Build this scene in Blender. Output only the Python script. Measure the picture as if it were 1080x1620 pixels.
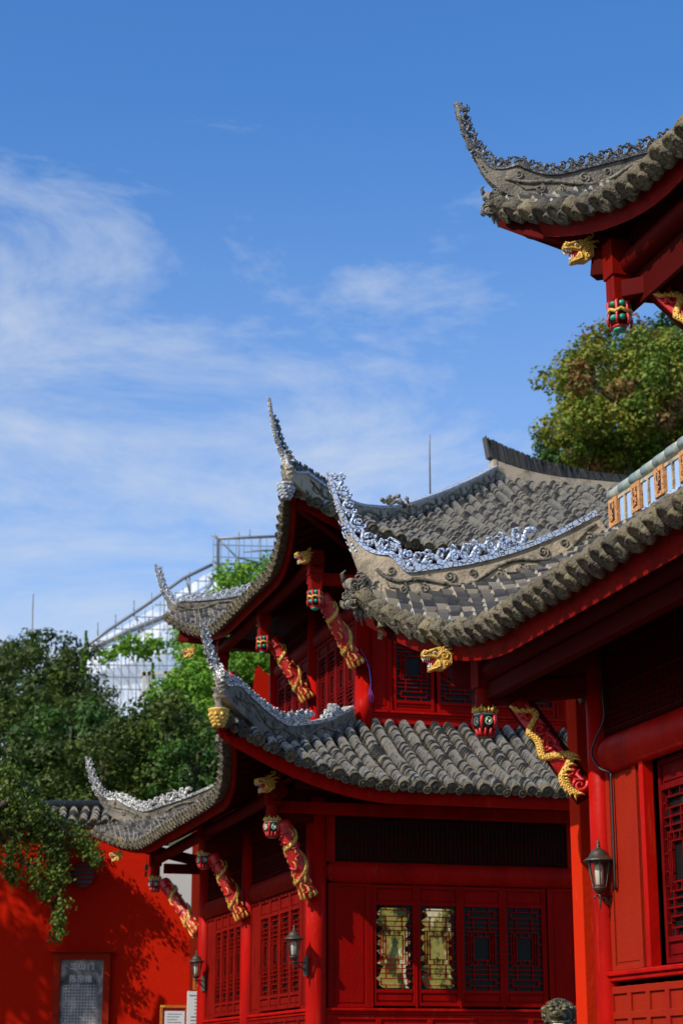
import bpy, bmesh, math, random
from mathutils import Vector, Matrix, noise
random.seed(7)
PI = math.pi
for o in list(bpy.data.objects): bpy.data.objects.remove(o)
sc = bpy.context.scene
COL = sc.collection
V = Vector

# ------------------------------------------------------------------ camera
F_PX = 3000.0
PITCH = math.atan(882/3000.0); YAW = math.atan(890*math.cos(PITCH)/3000.0)
cam = bpy.data.cameras.new("camera"); camo = bpy.data.objects.new("camera", cam); COL.objects.link(camo)
camo.location = (0, 0, 1.6); camo.rotation_euler = (PI/2+PITCH, 0, -YAW)
cam.sensor_fit = 'VERTICAL'; cam.sensor_height = 36; cam.lens = F_PX/1620*36
cam.clip_start = 0.1; cam.clip_end = 3000
cam.dof.use_dof = True; cam.dof.focus_distance = 21.5; cam.dof.aperture_fstop = 2.2
sc.camera = camo
# ------------------------------------------------------------------ light
SUN = V((-1.0, -0.42, 0.89)).normalized()          # towards the sun
elev = math.asin(SUN.z); azim = math.atan2(SUN.x, SUN.y)
w = bpy.data.worlds.new("World"); sc.world = w; w.use_nodes = True
nt = w.node_tree; nt.nodes.clear()
def wn(t, **k):
    n = nt.nodes.new(t)
    for a, b in k.items(): setattr(n, a, b)
    return n
def lk(a, b): nt.links.new(a, b)
sky = wn('ShaderNodeTexSky', sky_type='NISHITA', sun_disc=False); sky.sun_elevation = elev; sky.sun_rotation = azim
sky.air_density = 1.0; sky.dust_density = 0.6; sky.ozone_density = 3.0
hs = wn('ShaderNodeHueSaturation'); hs.inputs['Saturation'].default_value = 1.24; hs.inputs['Value'].default_value = 1.72
tc = wn('ShaderNodeTexCoord')
mp = wn('ShaderNodeMapping'); mp.inputs['Location'].default_value = (12, 3, 6); mp.inputs['Rotation'].default_value = (0, math.radians(28), math.radians(-20)); mp.inputs['Scale'].default_value = (4.8, 4.8, 13.5)
n1 = wn('ShaderNodeTexNoise'); n1.inputs['Scale'].default_value = 1.15; n1.inputs['Detail'].default_value = 9; n1.inputs['Roughness'].default_value = .66; n1.inputs['Distortion'].default_value = .40
n2 = wn('ShaderNodeTexNoise'); n2.inputs['Scale'].default_value = 3.1; n2.inputs['Detail'].default_value = 3
cr = wn('ShaderNodeValToRGB'); cr.color_ramp.elements[0].position = .475; cr.color_ramp.elements[1].position = .77
sep = wn('ShaderNodeSeparateXYZ')
hz = wn('ShaderNodeMapRange'); hz.inputs['From Min'].default_value = .50; hz.inputs['From Max'].default_value = .37; hz.inputs['To Min'].default_value = -.24; hz.inputs['To Max'].default_value = .055
adx = wn('ShaderNodeMath', operation='MULTIPLY_ADD'); adx.inputs[1].default_value = -.34; adx.inputs[2].default_value = .10
ad1 = wn('ShaderNodeMath', operation='ADD'); ad2 = wn('ShaderNodeMath', operation='ADD')
mx = wn('ShaderNodeMix', data_type='RGBA')
mulc = wn('ShaderNodeMath', operation='MULTIPLY'); mulc.inputs[1].default_value = .80
bg = wn('ShaderNodeBackground'); bg.inputs['Strength'].default_value = 0.11
out = wn('ShaderNodeOutputWorld')
tint = wn('ShaderNodeMix', data_type='RGBA', blend_type='MULTIPLY'); tint.inputs['Factor'].default_value = 1; tint.inputs['B'].default_value = (.98, .975, 1.06, 1)
lk(sky.outputs[0], tint.inputs['A']); lk(tint.outputs['Result'], hs.inputs['Color']); lk(tc.outputs['Generated'], mp.inputs[0]); lk(mp.outputs[0], n1.inputs['Vector'])
lk(tc.outputs['Generated'], sep.inputs[0]); lk(sep.outputs['Z'], hz.inputs['Value']); lk(sep.outputs['X'], adx.inputs[0])
lk(n1.outputs['Fac'], ad1.inputs[0]); lk(hz.outputs[0], ad1.inputs[1]); lk(ad1.outputs[0], ad2.inputs[0]); lk(adx.outputs[0], ad2.inputs[1])
lk(ad2.outputs[0], cr.inputs[0]); lk(cr.outputs[0], mulc.inputs[0]); hz2 = wn('ShaderNodeMapRange', interpolation_type='SMOOTHSTEP'); hz2.inputs['From Min'].default_value = .50; hz2.inputs['From Max'].default_value = .10; hz2.inputs['To Max'].default_value = .42
lk(sep.outputs['Z'], hz2.inputs['Value']); inv = wn('ShaderNodeMath', operation='MULTIPLY_ADD'); lk(hz2.outputs[0], inv.inputs[0]); inv.inputs[1].default_value = -1; inv.inputs[2].default_value = 1
mm1 = wn('ShaderNodeMath', operation='MULTIPLY_ADD'); lk(mulc.outputs[0], mm1.inputs[0]); lk(inv.outputs[0], mm1.inputs[1]); lk(hz2.outputs[0], mm1.inputs[2]); lk(mm1.outputs[0], mx.inputs['Factor'])
lk(hs.outputs[0], mx.inputs['A']); mx.inputs['B'].default_value = (5.9, 6.5, 7.5, 1)
lk(mx.outputs['Result'], bg.inputs['Color']); lk(bg.outputs[0], out.inputs[0])
sl = bpy.data.lights.new("sun", 'SUN'); sl.energy = 4.8; sl.angle = math.radians(.55); sl.color = (1, .93, .82)
so = bpy.data.objects.new("sun", sl); COL.objects.link(so); so.rotation_euler = SUN.to_track_quat('Z', 'Y').to_euler()
so.location = (-30, -20, 40)
sc.view_settings.view_transform = 'Standard'; sc.view_settings.look = 'None'; sc.view_settings.gamma = 1; sc.view_settings.exposure = 0.0
sc.view_settings.use_curve_mapping = False
sc.render.engine = 'CYCLES'
sc.cycles.max_bounces = 6; sc.cycles.diffuse_bounces = 3; sc.cycles.transparent_max_bounces = 12

# ------------------------------------------------------------------ materials
def mat(name, base, rough=.6, metal=0.0, nz=None, bump=0.0, bscale=30., spec=.5, attr=None, rv=0.0, emit=None, coords='Object'):
    """nz = list of (scale, colour, lo, hi, detail, stretch): noise-masked colour layers"""
    m = bpy.data.materials.new(name); m.use_nodes = True; t = m.node_tree; N = t.nodes; L = t.links
    p = N['Principled BSDF']; p.inputs['Roughness'].default_value = rough; p.inputs['Metallic'].default_value = metal
    p.inputs['Specular IOR Level'].default_value = spec
    tcn = N.new('ShaderNodeTexCoord')
    cur = N.new('ShaderNodeRGB'); cur.outputs[0].default_value = (*base, 1); cur = cur.outputs[0]
    if attr:
        a = N.new('ShaderNodeAttribute'); a.attribute_name = 'rnd'
        r = N.new('ShaderNodeValToRGB'); r.color_ramp.interpolation = 'LINEAR'
        els = r.color_ramp.elements
        els[0].position = 0; els[0].color = (*attr[0], 1); els[1].position = 1; els[1].color = (*attr[-1], 1)
        for i, c in enumerate(attr[1:-1]):
            e = els.new((i+1)/(len(attr)-1)); e.color = (*c, 1)
        L.new(a.outputs['Fac'], r.inputs[0]); cur = r.outputs[0]
    for l in (nz or []):
        s_, c_, lo, hi = l[:4]; det = l[4] if len(l) > 4 else 5; st = l[5] if len(l) > 5 else (1, 1, 1)
        mpn = N.new('ShaderNodeMapping'); mpn.inputs['Scale'].default_value = st; L.new(tcn.outputs[coords], mpn.inputs[0])
        n = N.new('ShaderNodeTexNoise'); n.inputs['Scale'].default_value = s_; n.inputs['Detail'].default_value = det; n.inputs['Roughness'].default_value = .65
        L.new(mpn.outputs[0], n.inputs['Vector'])
        mr = N.new('ShaderNodeMapRange'); mr.inputs['From Min'].default_value = lo; mr.inputs['From Max'].default_value = hi
        L.new(n.outputs['Fac'], mr.inputs['Value'])
        mi = N.new('ShaderNodeMix'); mi.data_type = 'RGBA'; L.new(mr.outputs[0], mi.inputs['Factor']); L.new(cur, mi.inputs['A']); mi.inputs['B'].default_value = (*c_, 1)
        cur = mi.outputs['Result']
    L.new(cur, p.inputs['Base Color'])
    if bump:
        n = N.new('ShaderNodeTexNoise'); n.inputs['Scale'].default_value = bscale; n.inputs['Detail'].default_value = 6
        L.new(tcn.outputs[coords], n.inputs['Vector'])
        b = N.new('ShaderNodeBump'); b.inputs['Strength'].default_value = bump; b.inputs['Distance'].default_value = .03
        L.new(n.outputs['Fac'], b.inputs['Height']); L.new(b.outputs[0], p.inputs['Normal'])
        if rv:
            mr = N.new('ShaderNodeMapRange'); mr.inputs['To Min'].default_value = rough-rv; mr.inputs['To Max'].default_value = rough+rv
            L.new(n.outputs['Fac'], mr.inputs['Value']); L.new(mr.outputs[0], p.inputs['Roughness'])
    if emit:
        L.new(cur, p.inputs['Emission Color']); p.inputs['Emission Strength'].default_value = emit
    return m
RED = mat('red_lacquer', (.40, .0045, .002), .46, spec=.06, nz=[(2.2, (.27, .003, .0015), .45, .66, 6, (1, 1, .35)), (9, (.47, .030, .010), .58, .78, 5, (1, 1, .10)), (30, (.20, .006, .004), .64, .74, 5, (1, 1, .5))], bump=.12, bscale=14, rv=.12)
REDW = mat('red_painted_board', (.34, .003, .0015), .55, spec=.05, nz=[(1.1, (.22, .003, .001), .42, .62, 5, (1, 1, .5)), (3, (.27, .002, .001), .45, .62, 6, (1, 1, .4)), (16, (.40, .016, .006), .66, .8, 3, (1, 1, .15))], bump=.18, bscale=22, rv=.1)
REDH = mat('shaded_crimson_paint', (.15, .003, .004), .6, spec=.05, nz=[(5, (.09, .002, .002), .45, .65, 6, (1, 1, .4)), (20, (.24, .012, .008), .64, .76, 4)], bump=.2, bscale=25)  # darker copy of the red, shade on the leaves put into the colour
REDL = mat('dull_shaded_red_paint', (.19, .005, .002), .6, spec=.05, nz=[(4, (.12, .003, .002), .45, .65, 6, (1, 1, .35)), (18, (.30, .018, .006), .62, .78, 4, (1, 1, .2))], bump=.2, bscale=25)  # dull red paint whose dark tone also carries shade on the hanging posts
REDO = mat('weathered_orange_red_board', (.28, .016, .004), .65, spec=.06, nz=[(4, (.26, .012, .006), .45, .75, 6, (1, 1, .3))], bump=.2, bscale=25)
PLAST = mat('red_lime_plaster', (.46, .0105, .0015), .9, spec=.05, nz=[(.9, (.42, .009, .0015), .45, .7, 7), (5, (.50, .022, .004), .58, .8, 5), (2.5, (.30, .006, .002), .58, .8, 5)], bump=.25, bscale=9)
DARK = mat('dark_interior', (.006, .003, .004), .8)  # black that stands in for unlit rooms
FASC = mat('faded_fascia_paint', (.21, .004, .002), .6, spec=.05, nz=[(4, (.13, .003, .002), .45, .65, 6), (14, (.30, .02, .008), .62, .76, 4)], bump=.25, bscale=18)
DARKW = mat('dark_red_wood', (.060, .003, .002), .7, spec=.04, bump=.1)  # red wood darkened so that its colour holds the under-eave shade
PURL = mat('shaded_red_timber', (.085, .0025, .002), .6, spec=.04, nz=[(6, (.09, .002, .002), .5, .7, 4)], bump=.1)  # eave shade put into the timber colour
SOFF = mat('soffit_boards', (.035, .0025, .002), .85, spec=.1, bump=.1)  # near-black base carries the shade under the roof
TCOL = [(.010, .010, .009), (.070, .064, .054), (.028, .027, .025), (.15, .135, .105), (.055, .051, .044), (.25, .21, .15), (.042, .041, .040), (.22, .205, .175)]
TILE = mat('grey_roof_tile', (.1, .1, .1), .50, attr=TCOL, nz=[(9, (.16, .125, .06), .62, .76, 5), (2.2, (.04, .038, .033), .56, .76, 5), (26, (.30, .285, .25), .64, .74, 4)], bump=.35, bscale=70, rv=.15)
TLIP = mat('tile_lip_highlight', (.40, .36, .28), .5, nz=[(12, (.14, .125, .10), .5, .66, 4), (30, (.05, .047, .04), .62, .72, 3)])  # painted edge highlight for the tile lips
TEND = mat('mossy_tile_end', (.15, .13, .09), .92, attr=[(.07, .062, .047), (.18, .148, .085), (.11, .095, .068), (.24, .20, .115)], nz=[(20, (.025, .022, .017), .52, .62, 6), (13, (.22, .17, .045), .60, .76, 4)], bump=1.0, bscale=45)
RIM = mat('pale_tile_rim', (.42, .42, .40), .45, nz=[(14, (.08, .08, .075), .5, .6, 3)])
PLB = mat('beige_ridge_plaster', (.44, .36, .25), .85, nz=[(3.0, (.20, .165, .11), .48, .66, 6), (11, (.07, .06, .045), .58, .70, 5), (1.2, (.50, .41, .29), .55, .7, 3)], bump=.5, bscale=30)
PLG = mat('grey_ridge_plaster', (.20, .175, .135), .9, nz=[(5, (.06, .055, .045), .47, .64, 6), (2, (.30, .26, .19), .55, .75, 4)], bump=.7, bscale=35)
GREL = mat('carved_grey_relief', (.24, .21, .16), .9, nz=[(12, (.05, .045, .035), .45, .62, 6)], bump=.8, bscale=50)
def mosaic(name, ca, cb, sc_, metal=.0, rough=.3, gap=(.02, .02, .02), gw=.06):
    m = bpy.data.materials.new(name); m.use_nodes = True; t = m.node_tree; N = t.nodes; L = t.links; p = N['Principled BSDF']
    c = N.new('ShaderNodeTexCoord')
    v = N.new('ShaderNodeTexVoronoi'); v.feature = 'DISTANCE_TO_EDGE'; v.inputs['Scale'].default_value = sc_; L.new(c.outputs['Object'], v.inputs['Vector'])
    v2 = N.new('ShaderNodeTexVoronoi'); v2.inputs['Scale'].default_value = sc_; L.new(c.outputs['Object'], v2.inputs['Vector'])
    s = N.new('ShaderNodeSeparateColor'); L.new(v2.outputs['Color'], s.inputs[0])
    mi = N.new('ShaderNodeMix'); mi.data_type = 'RGBA'; L.new(s.outputs[0], mi.inputs['Factor']); mi.inputs['A'].default_value = (*ca, 1); mi.inputs['B'].default_value = (*cb, 1)
    mr = N.new('ShaderNodeMapRange'); mr.inputs['From Min'].default_value = gw*.5; mr.inputs['From Max'].default_value = gw; L.new(v.outputs['Distance'], mr.inputs['Value'])
    m2 = N.new('ShaderNodeMix'); m2.data_type = 'RGBA'; L.new(mr.outputs[0], m2.inputs['Factor']); m2.inputs['A'].default_value = (*gap, 1); L.new(mi.outputs['Result'], m2.inputs['B'])
    L.new(m2.outputs['Result'], p.inputs['Base Color']); p.inputs['Roughness'].default_value = rough
    mm = N.new('ShaderNodeMath'); mm.operation = 'MULTIPLY'; mm.inputs[1].default_value = metal; L.new(mr.outputs[0], mm.inputs[0]); L.new(mm.outputs[0], p.inputs['Metallic'])
    b = N.new('ShaderNodeBump'); b.inputs['Strength'].default_value = .7; b.inputs['Distance'].default_value = .01
    L.new(mr.outputs[0], b.inputs['Height']); L.new(b.outputs[0], p.inputs['Normal'])
    return m
BLUE = mosaic('mirror_mosaic', (.42, .55, .80), (.50, .56, .66), 17, metal=.12, rough=.42)  # pale blue base paints in the sky that the mirrors reflect
BLUES = mosaic('small_mirror_mosaic', (.58, .64, .70), (.34, .36, .38), 22, metal=.06, rough=.45)
WHITE = mosaic('white_porcelain_mosaic', (.82, .82, .78), (.45, .45, .42), 17, metal=.0, rough=.4, gw=.09)
DARKORN = mosaic('blackened_mosaic', (.22, .22, .21), (.07, .07, .065), 24, metal=.1, rough=.5, gap=(.012, .012, .012), gw=.1)
GOLD = mat('gilded_carving', (.66, .40, .075), .42, metal=.25, nz=[(16, (.32, .16, .02), .55, .70, 4), (30, (.85, .62, .25), .6, .75, 3)], bump=.5, bscale=60)
CRED = mat('carved_scarlet', (.50, .012, .012), .38, nz=[(13, (.22, .004, .006), .5, .7, 4)], bump=.3, bscale=50)
TEAL = mat('teal_carving', (.012, .30, .20), .4, nz=[(12, (.004, .10, .07), .5, .7, 4), (20, (.35, .55, .48), .66, .78, 3)], bump=.2)
MINT = mat('mint_carving', (.30, .55, .45), .4, nz=[(20, (.05, .25, .18), .5, .65, 4)])
IVORY = mat('ivory_paint', (.72, .68, .58), .4)
BLACK = mat('black_paint', (.01, .01, .011), .4)
IRON = mat('bronze_black_metal', (.075, .062, .048), .5, metal=.6, nz=[(20, (.12, .10, .075), .55, .75, 4)], bump=.2, bscale=60)
STEEL = mat('galvanised_steel', (.22, .23, .24), .5, metal=.4)
BULB = mat('white_lamp_tube', (.85, .86, .82), .35)
CEMENT = mat('paving_stone', (.085, .08, .07), .9, nz=[(1.5, (.055, .05, .045), .45, .7, 6)], bump=.3, bscale=12)
EARTH = mat('hill_earth', (.05, .065, .02), .95, nz=[(.4, (.03, .04, .012), .45, .7, 5)], bump=.5, bscale=2)
BRONZE = mat('weathered_bronze', (.12, .10, .045), .34, metal=.3, nz=[(12, (.035, .032, .02), .48, .62, 6), (8, (.20, .19, .11), .6, .75, 4)], bump=.5, bscale=45)
PAPER = mat('white_paper', (.78, .78, .76), .6)
INK = mat('printed_ink', (.03, .03, .035), .7)
ORAN = mat('orange_painted_frame', (.62, .16, .02), .5, nz=[(12, (.45, .08, .01), .5, .7, 4)])
YEL = mat('yellow_gold_paint', (.80, .45, .04), .4)
SLATE = mat('grey_chalkboard', (.17, .165, .15), .8, nz=[(5, (.42, .37, .31), .48, .62, 6, (1, 1, .6)), (2, (.05, .055, .055), .5, .65, 4), (30, (.36, .36, .35), .60, .72, 2, (1, 1, 4))], bump=.1)
CHALK = mat('chalk', (.75, .75, .72), .9)
CYAN = mat('sky_blue_glazed_panel', (.28, .46, .74), .25, nz=[(9, (.45, .50, .50), .55, .7, 5), (6, (.55, .36, .18), .66, .74, 4)])
COPR = mat('blue_green_glazed_pipe', (.26, .33, .30), .4, nz=[(6, (.42, .37, .27), .5, .6, 5, (1, 1, 1)), (11, (.10, .20, .22), .56, .66, 4)], bump=.2)
TERR = mat('orange_terracotta', (.52, .22, .07), .7, nz=[(12, (.55, .36, .18), .5, .62, 5), (22, (.20, .07, .03), .56, .66, 4)], bump=.5, bscale=50)
CABLE = mat('black_cable', (.012, .012, .013), .5)
BLUC = mat('blue_cable', (.02, .03, .30), .5)
def glassm():
    m = bpy.data.materials.new('dark_window_glass'); m.use_nodes = True; p = m.node_tree.nodes['Principled BSDF']
    p.inputs['Base Color'].default_value = (.008, .010, .010, 1); p.inputs['Roughness'].default_value = .12; p.inputs['Specular IOR Level'].default_value = .07
    return m
GLASS = glassm()
LGL = bpy.data.materials.new('lantern_glass'); LGL.use_nodes = True
_t = LGL.node_tree; _p = _t.nodes['Principled BSDF']; _p.inputs['Base Color'].default_value = (.25, .24, .20, 1); _p.inputs['Roughness'].default_value = .15
_tr = _t.nodes.new('ShaderNodeBsdfTransparent'); _tr.inputs[0].default_value = (.8, .78, .7, 1); _mx = _t.nodes.new('ShaderNodeMixShader'); _mx.inputs[0].default_value = .08
_t.links.new(_tr.outputs[0], _mx.inputs[1]); _t.links.new(_p.outputs[0], _mx.inputs[2]); _t.links.new(_mx.outputs[0], _t.nodes['Material Output'].inputs[0])
PANE_GLOW = mat('painted_pane_glow', (.36, .29, .06), .6, nz=[(4.2, (.03, .04, .01), .48, .56, 5, (1, 1, .6)), (4.0, (.75, .66, .36), .55, .60, 3, (1, 1, .35)), (11, (.05, .08, .01), .57, .63, 4)], emit=.42)  # blotchy emission that paints the bright look of the panes

# ------------------------------------------------------------------ mesh building
class MB:
    def __init__(s, M=None): s.v = []; s.f = []; s.m = []; s.r = []; s.mats = []; s.M = M or Matrix.Identity(4); s.sm = []; s.rnd = .5; s.mi = 0; s.smooth = False
    def use(s, m, smooth=None):
        if m not in s.mats: s.mats.append(m)
        s.mi = s.mats.index(m)
        if smooth is not None: s.smooth = smooth
        return s
    def vert(s, p): s.v.append(tuple(s.M @ V(p))); return len(s.v)-1
    def face(s, idx): s.f.append(tuple(idx)); s.m.append(s.mi); s.r.append(s.rnd); s.sm.append(s.smooth)
    def box(s, x0, y0, z0, x1, y1, z1):
        b = [s.vert(p) for p in ((x0,y0,z0),(x1,y0,z0),(x1,y1,z0),(x0,y1,z0),(x0,y0,z1),(x1,y0,z1),(x1,y1,z1),(x0,y1,z1))]
        for q in ((0,3,2,1),(4,5,6,7),(0,1,5,4),(1,2,6,5),(2,3,7,6),(3,0,4,7)): s.face([b[i] for i in q])
    def bar(s, a, b, w, h, up=V((0,0,1))):
        a = V(a); b = V(b); d = (b-a).normalized(); up = V(up)
        x = d.cross(up)
        if x.length < 1e-4: x = d.cross(V((0,1,0)))
        x.normalize(); u = x.cross(d)
        r = []
        for p in (a, b):
            for i, j in ((-1,-1),(1,-1),(1,1),(-1,1)): r.append(s.vert(p+x*w/2*i+u*h/2*j))
        for q in ((0,1,2,3),(7,6,5,4),(0,4,5,1),(1,5,6,2),(2,6,7,3),(3,7,4,0)): s.face([r[i] for i in q])
    def tube(s, pts, rad, n=8, cap=True, flat=None):
        pts = [V(p) for p in pts]; k = len(pts)
        if not isinstance(rad, (list, tuple)): rad = [rad]*k
        if len(rad) != k: rad = [rad[min(len(rad)-1, round(i*(len(rad)-1)/max(1,k-1)))] for i in range(k)]
        t0 = (pts[1]-pts[0]).normalized(); ref = V((0,0,1)) if abs(t0.z) < .9 else V((1,0,0))
        if flat is not None: ref = V(flat)
        rings = []; prev = None
        for i, p in enumerate(pts):
            t = (pts[min(i+1, k-1)]-pts[max(i-1, 0)])
            t = t.normalized() if t.length > 1e-9 else t0
            if flat is not None: x = ref-t*ref.dot(t)
            elif prev is None: x = ref.cross(t)
            else: x = prev-t*prev.dot(t)
            if x.length < 1e-6: x = t.orthogonal()
            x.normalize(); prev = x; y = t.cross(x)
            rr = rad[i]; ra, rb = (rr if isinstance(rr, tuple) else (rr, rr))
            rings.append([s.vert(p+x*math.cos(2*PI*j/n)*ra+y*math.sin(2*PI*j/n)*rb) for j in range(n)])
        for i in range(k-1):
            for j in range(n): s.face([rings[i][j], rings[i][(j+1)%n], rings[i+1][(j+1)%n], rings[i+1][j]])
        if cap: s.face(rings[0][::-1]); s.face(rings[-1])
    def lathe(s, prof, o=(0,0,0), n=16, M=None, sc=None):
        o = V(o); M = M or Matrix.Identity(3); rings = []
        for r, z in prof:
            rings.append([s.vert(o+M @ V((r*math.cos(2*PI*j/n), r*math.sin(2*PI*j/n), z))) for j in range(n)])
        for i in range(len(prof)-1):
            for j in range(n): s.face([rings[i][j], rings[i][(j+1)%n], rings[i+1][(j+1)%n], rings[i+1][j]])
        s.face(rings[0][::-1]); s.face(rings[-1])
    def ball(s, c, r, n=10, k=7, jit=0):
        c = V(c); r = (r, r, r) if not isinstance(r, (tuple, list)) else r
        rings = []
        for i in range(k+1):
            ph = PI*(.02+.96*i/k)
            rings.append([s.vert(c+V((r[0]*math.sin(ph)*math.cos(2*PI*j/n), r[1]*math.sin(ph)*math.sin(2*PI*j/n), -r[2]*math.cos(ph)))*(1+random.uniform(-jit, jit))) for j in range(n)])
        for i in range(k):
            for j in range(n): s.face([rings[i][j], rings[i][(j+1)%n], rings[i+1][(j+1)%n], rings[i+1][j]])
        s.face(rings[0][::-1]); s.face(rings[-1])
    def grid(s, rows):                 # rows of points
        id = [[s.vert(p) for p in r] for r in rows]
        for i in range(len(id)-1):
            for j in range(len(id[0])-1): s.face([id[i][j], id[i][j+1], id[i+1][j+1], id[i+1][j]])
    def mesh(s, name):
        me = bpy.data.meshes.new(name); me.from_pydata(s.v, [], s.f)
        for m in s.mats: me.materials.append(m)
        if not s.mats: me.materials.append(RED)
        me.polygons.foreach_set('material_index', s.m); me.polygons.foreach_set('use_smooth', s.sm)
        a = me.attributes.new('rnd', 'FLOAT', 'FACE'); a.data.foreach_set('value', s.r)
        me.update(); return me
    def build(s, name, parent=None, bev=0, world=True, fixn=True):
        me = s.mesh(name)
        if fixn:
            bm = bmesh.new(); bm.from_mesh(me); bmesh.ops.recalc_face_normals(bm, faces=bm.faces); bm.to_mesh(me); bm.free()
        o = bpy.data.objects.new(name, me); COL.objects.link(o)
        if parent: attach(o, parent, world)
        if bev:
            b = o.modifiers.new('bevel', 'BEVEL'); b.width = bev; b.segments = 2; b.limit_method = 'ANGLE'; b.angle_limit = math.radians(50)
        return o
def wloc(o):
    p = V((0,0,0))
    while o: p = p+o.location; o = o.parent
    return p
WM = {}
def attach(o, parent, world=True):
    o.parent = parent
    if world: o.matrix_parent_inverse = WM.get(parent.name, Matrix.Identity(4)).inverted()
def empty(name, loc, label, cat, group=None, rz=0):
    o = bpy.data.objects.new(name, None); COL.objects.link(o); o.location = loc; o.rotation_euler = (0, 0, rz); o.empty_display_size = .3
    WM[o.name] = Matrix.Translation(V(loc)) @ Matrix.Rotation(rz, 4, 'Z')
    return tag(o, label, cat, group)
def tag(o, label=None, cat=None, group=None, kind=None):
    if label: o['label'] = label
    if cat: o['category'] = cat
    if group: o['group'] = group
    if kind: o['kind'] = kind
    return o
def inst(o, M, parent, label=None):
    """copy of a part (and its sub-parts) placed by the world matrix M"""
    def cp(a, par, first):
        c = a.copy(); COL.objects.link(c)
        if first:
            c.parent = par; c.matrix_parent_inverse = Matrix.Identity(4); c.matrix_basis = WM.get(par.name, Matrix.Identity(4)).inverted() @ M
        else: c.parent = par
        for ch in a.children: cp(ch, c, False)
        return c
    c = cp(o, parent, True)
    if label: c['label'] = label
    return c
def moveto(o, M, parent):
    o.parent = parent; o.matrix_parent_inverse = Matrix.Identity(4); o.matrix_basis = WM.get(parent.name, Matrix.Identity(4)).inverted() @ M; return o
def catmull(P, n=8):
    P = [V(p) for p in P]; Q = [P[0]*2-P[1]]+P+[P[-1]*2-P[-2]]; out = []
    for i in range(1, len(Q)-2):
        a, b, c, d = Q[i-1:i+3]
        for k in range(n):
            t = k/n; out.append(.5*((2*b)+(c-a)*t+(2*a-5*b+4*c-d)*t*t+(3*b-a-3*c+d)*t**3))
    out.append(P[-1]); return out
def arcpath(pts):
    L = [0]
    for a, b in zip(pts, pts[1:]): L.append(L[-1]+(b-a).length)
    return L
def along(pts, L, u):
    u = max(0, min(u, L[-1]-1e-6)); i = 0
    lo, hi = 0, len(L)-1
    while hi-lo > 1:
        m = (lo+hi)//2
        if L[m] <= u: lo = m
        else: hi = m
    f = (u-L[lo])/max(1e-9, L[hi]-L[lo]); return pts[lo].lerp(pts[hi], f), (pts[hi]-pts[lo]).normalized()

# ------------------------------------------------------------------ ROOF
class Slope:
    """eave runs from O along S (length L), roof climbs along T over depth D; corner at s=-fl, lifted by A"""
    def __init__(s, O, S, T, L, D, z0, H, A, fl, Dc, kind='hip', A2=0, kind2='cut', Dt=3.6, p=1.75, a=.72):
        s.O = V((*O, 0)); s.S = V((*S, 0)); s.T = V((*T, 0)); s.L = L; s.D = D; s.z0 = z0; s.H = H; s.A = A; s.fl = fl; s.Dc = Dc
        s.kind = kind; s.A2 = A2; s.kind2 = kind2; s.Dt = Dt; s.p = p; s.a = a
    def g(s, x): return max(0., 1-(x+s.fl)/s.Dc)**s.p
    def te(s, x): return -s.fl*s.g(x)-(s.fl*s.g(s.L-x) if s.A2 else 0)
    def top(s, x):
        t = s.D
        if s.kind == 'hip': t = min(t, x)
        if s.kind2 == 'hip': t = min(t, s.L-x)
        return t
    def z(s, x, t):
        u = t/s.D; z = s.z0+s.H*(s.a*u+(1-s.a)*u*abs(u))
        f = 1 if s.kind == 'hip' else max(0., 1-(t+s.fl)/s.Dt)
        z += s.A*s.g(x)*f
        if s.A2: z += s.A2*s.g(s.L-x)*max(0., 1-(t+s.fl)/s.Dt)
        return z
    def P(s, x, t, dz=0):
        p = s.O+s.S*x+s.T*t; p.z = s.z(x, t)+dz; return p
    def smin(s): return -s.fl
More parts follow.
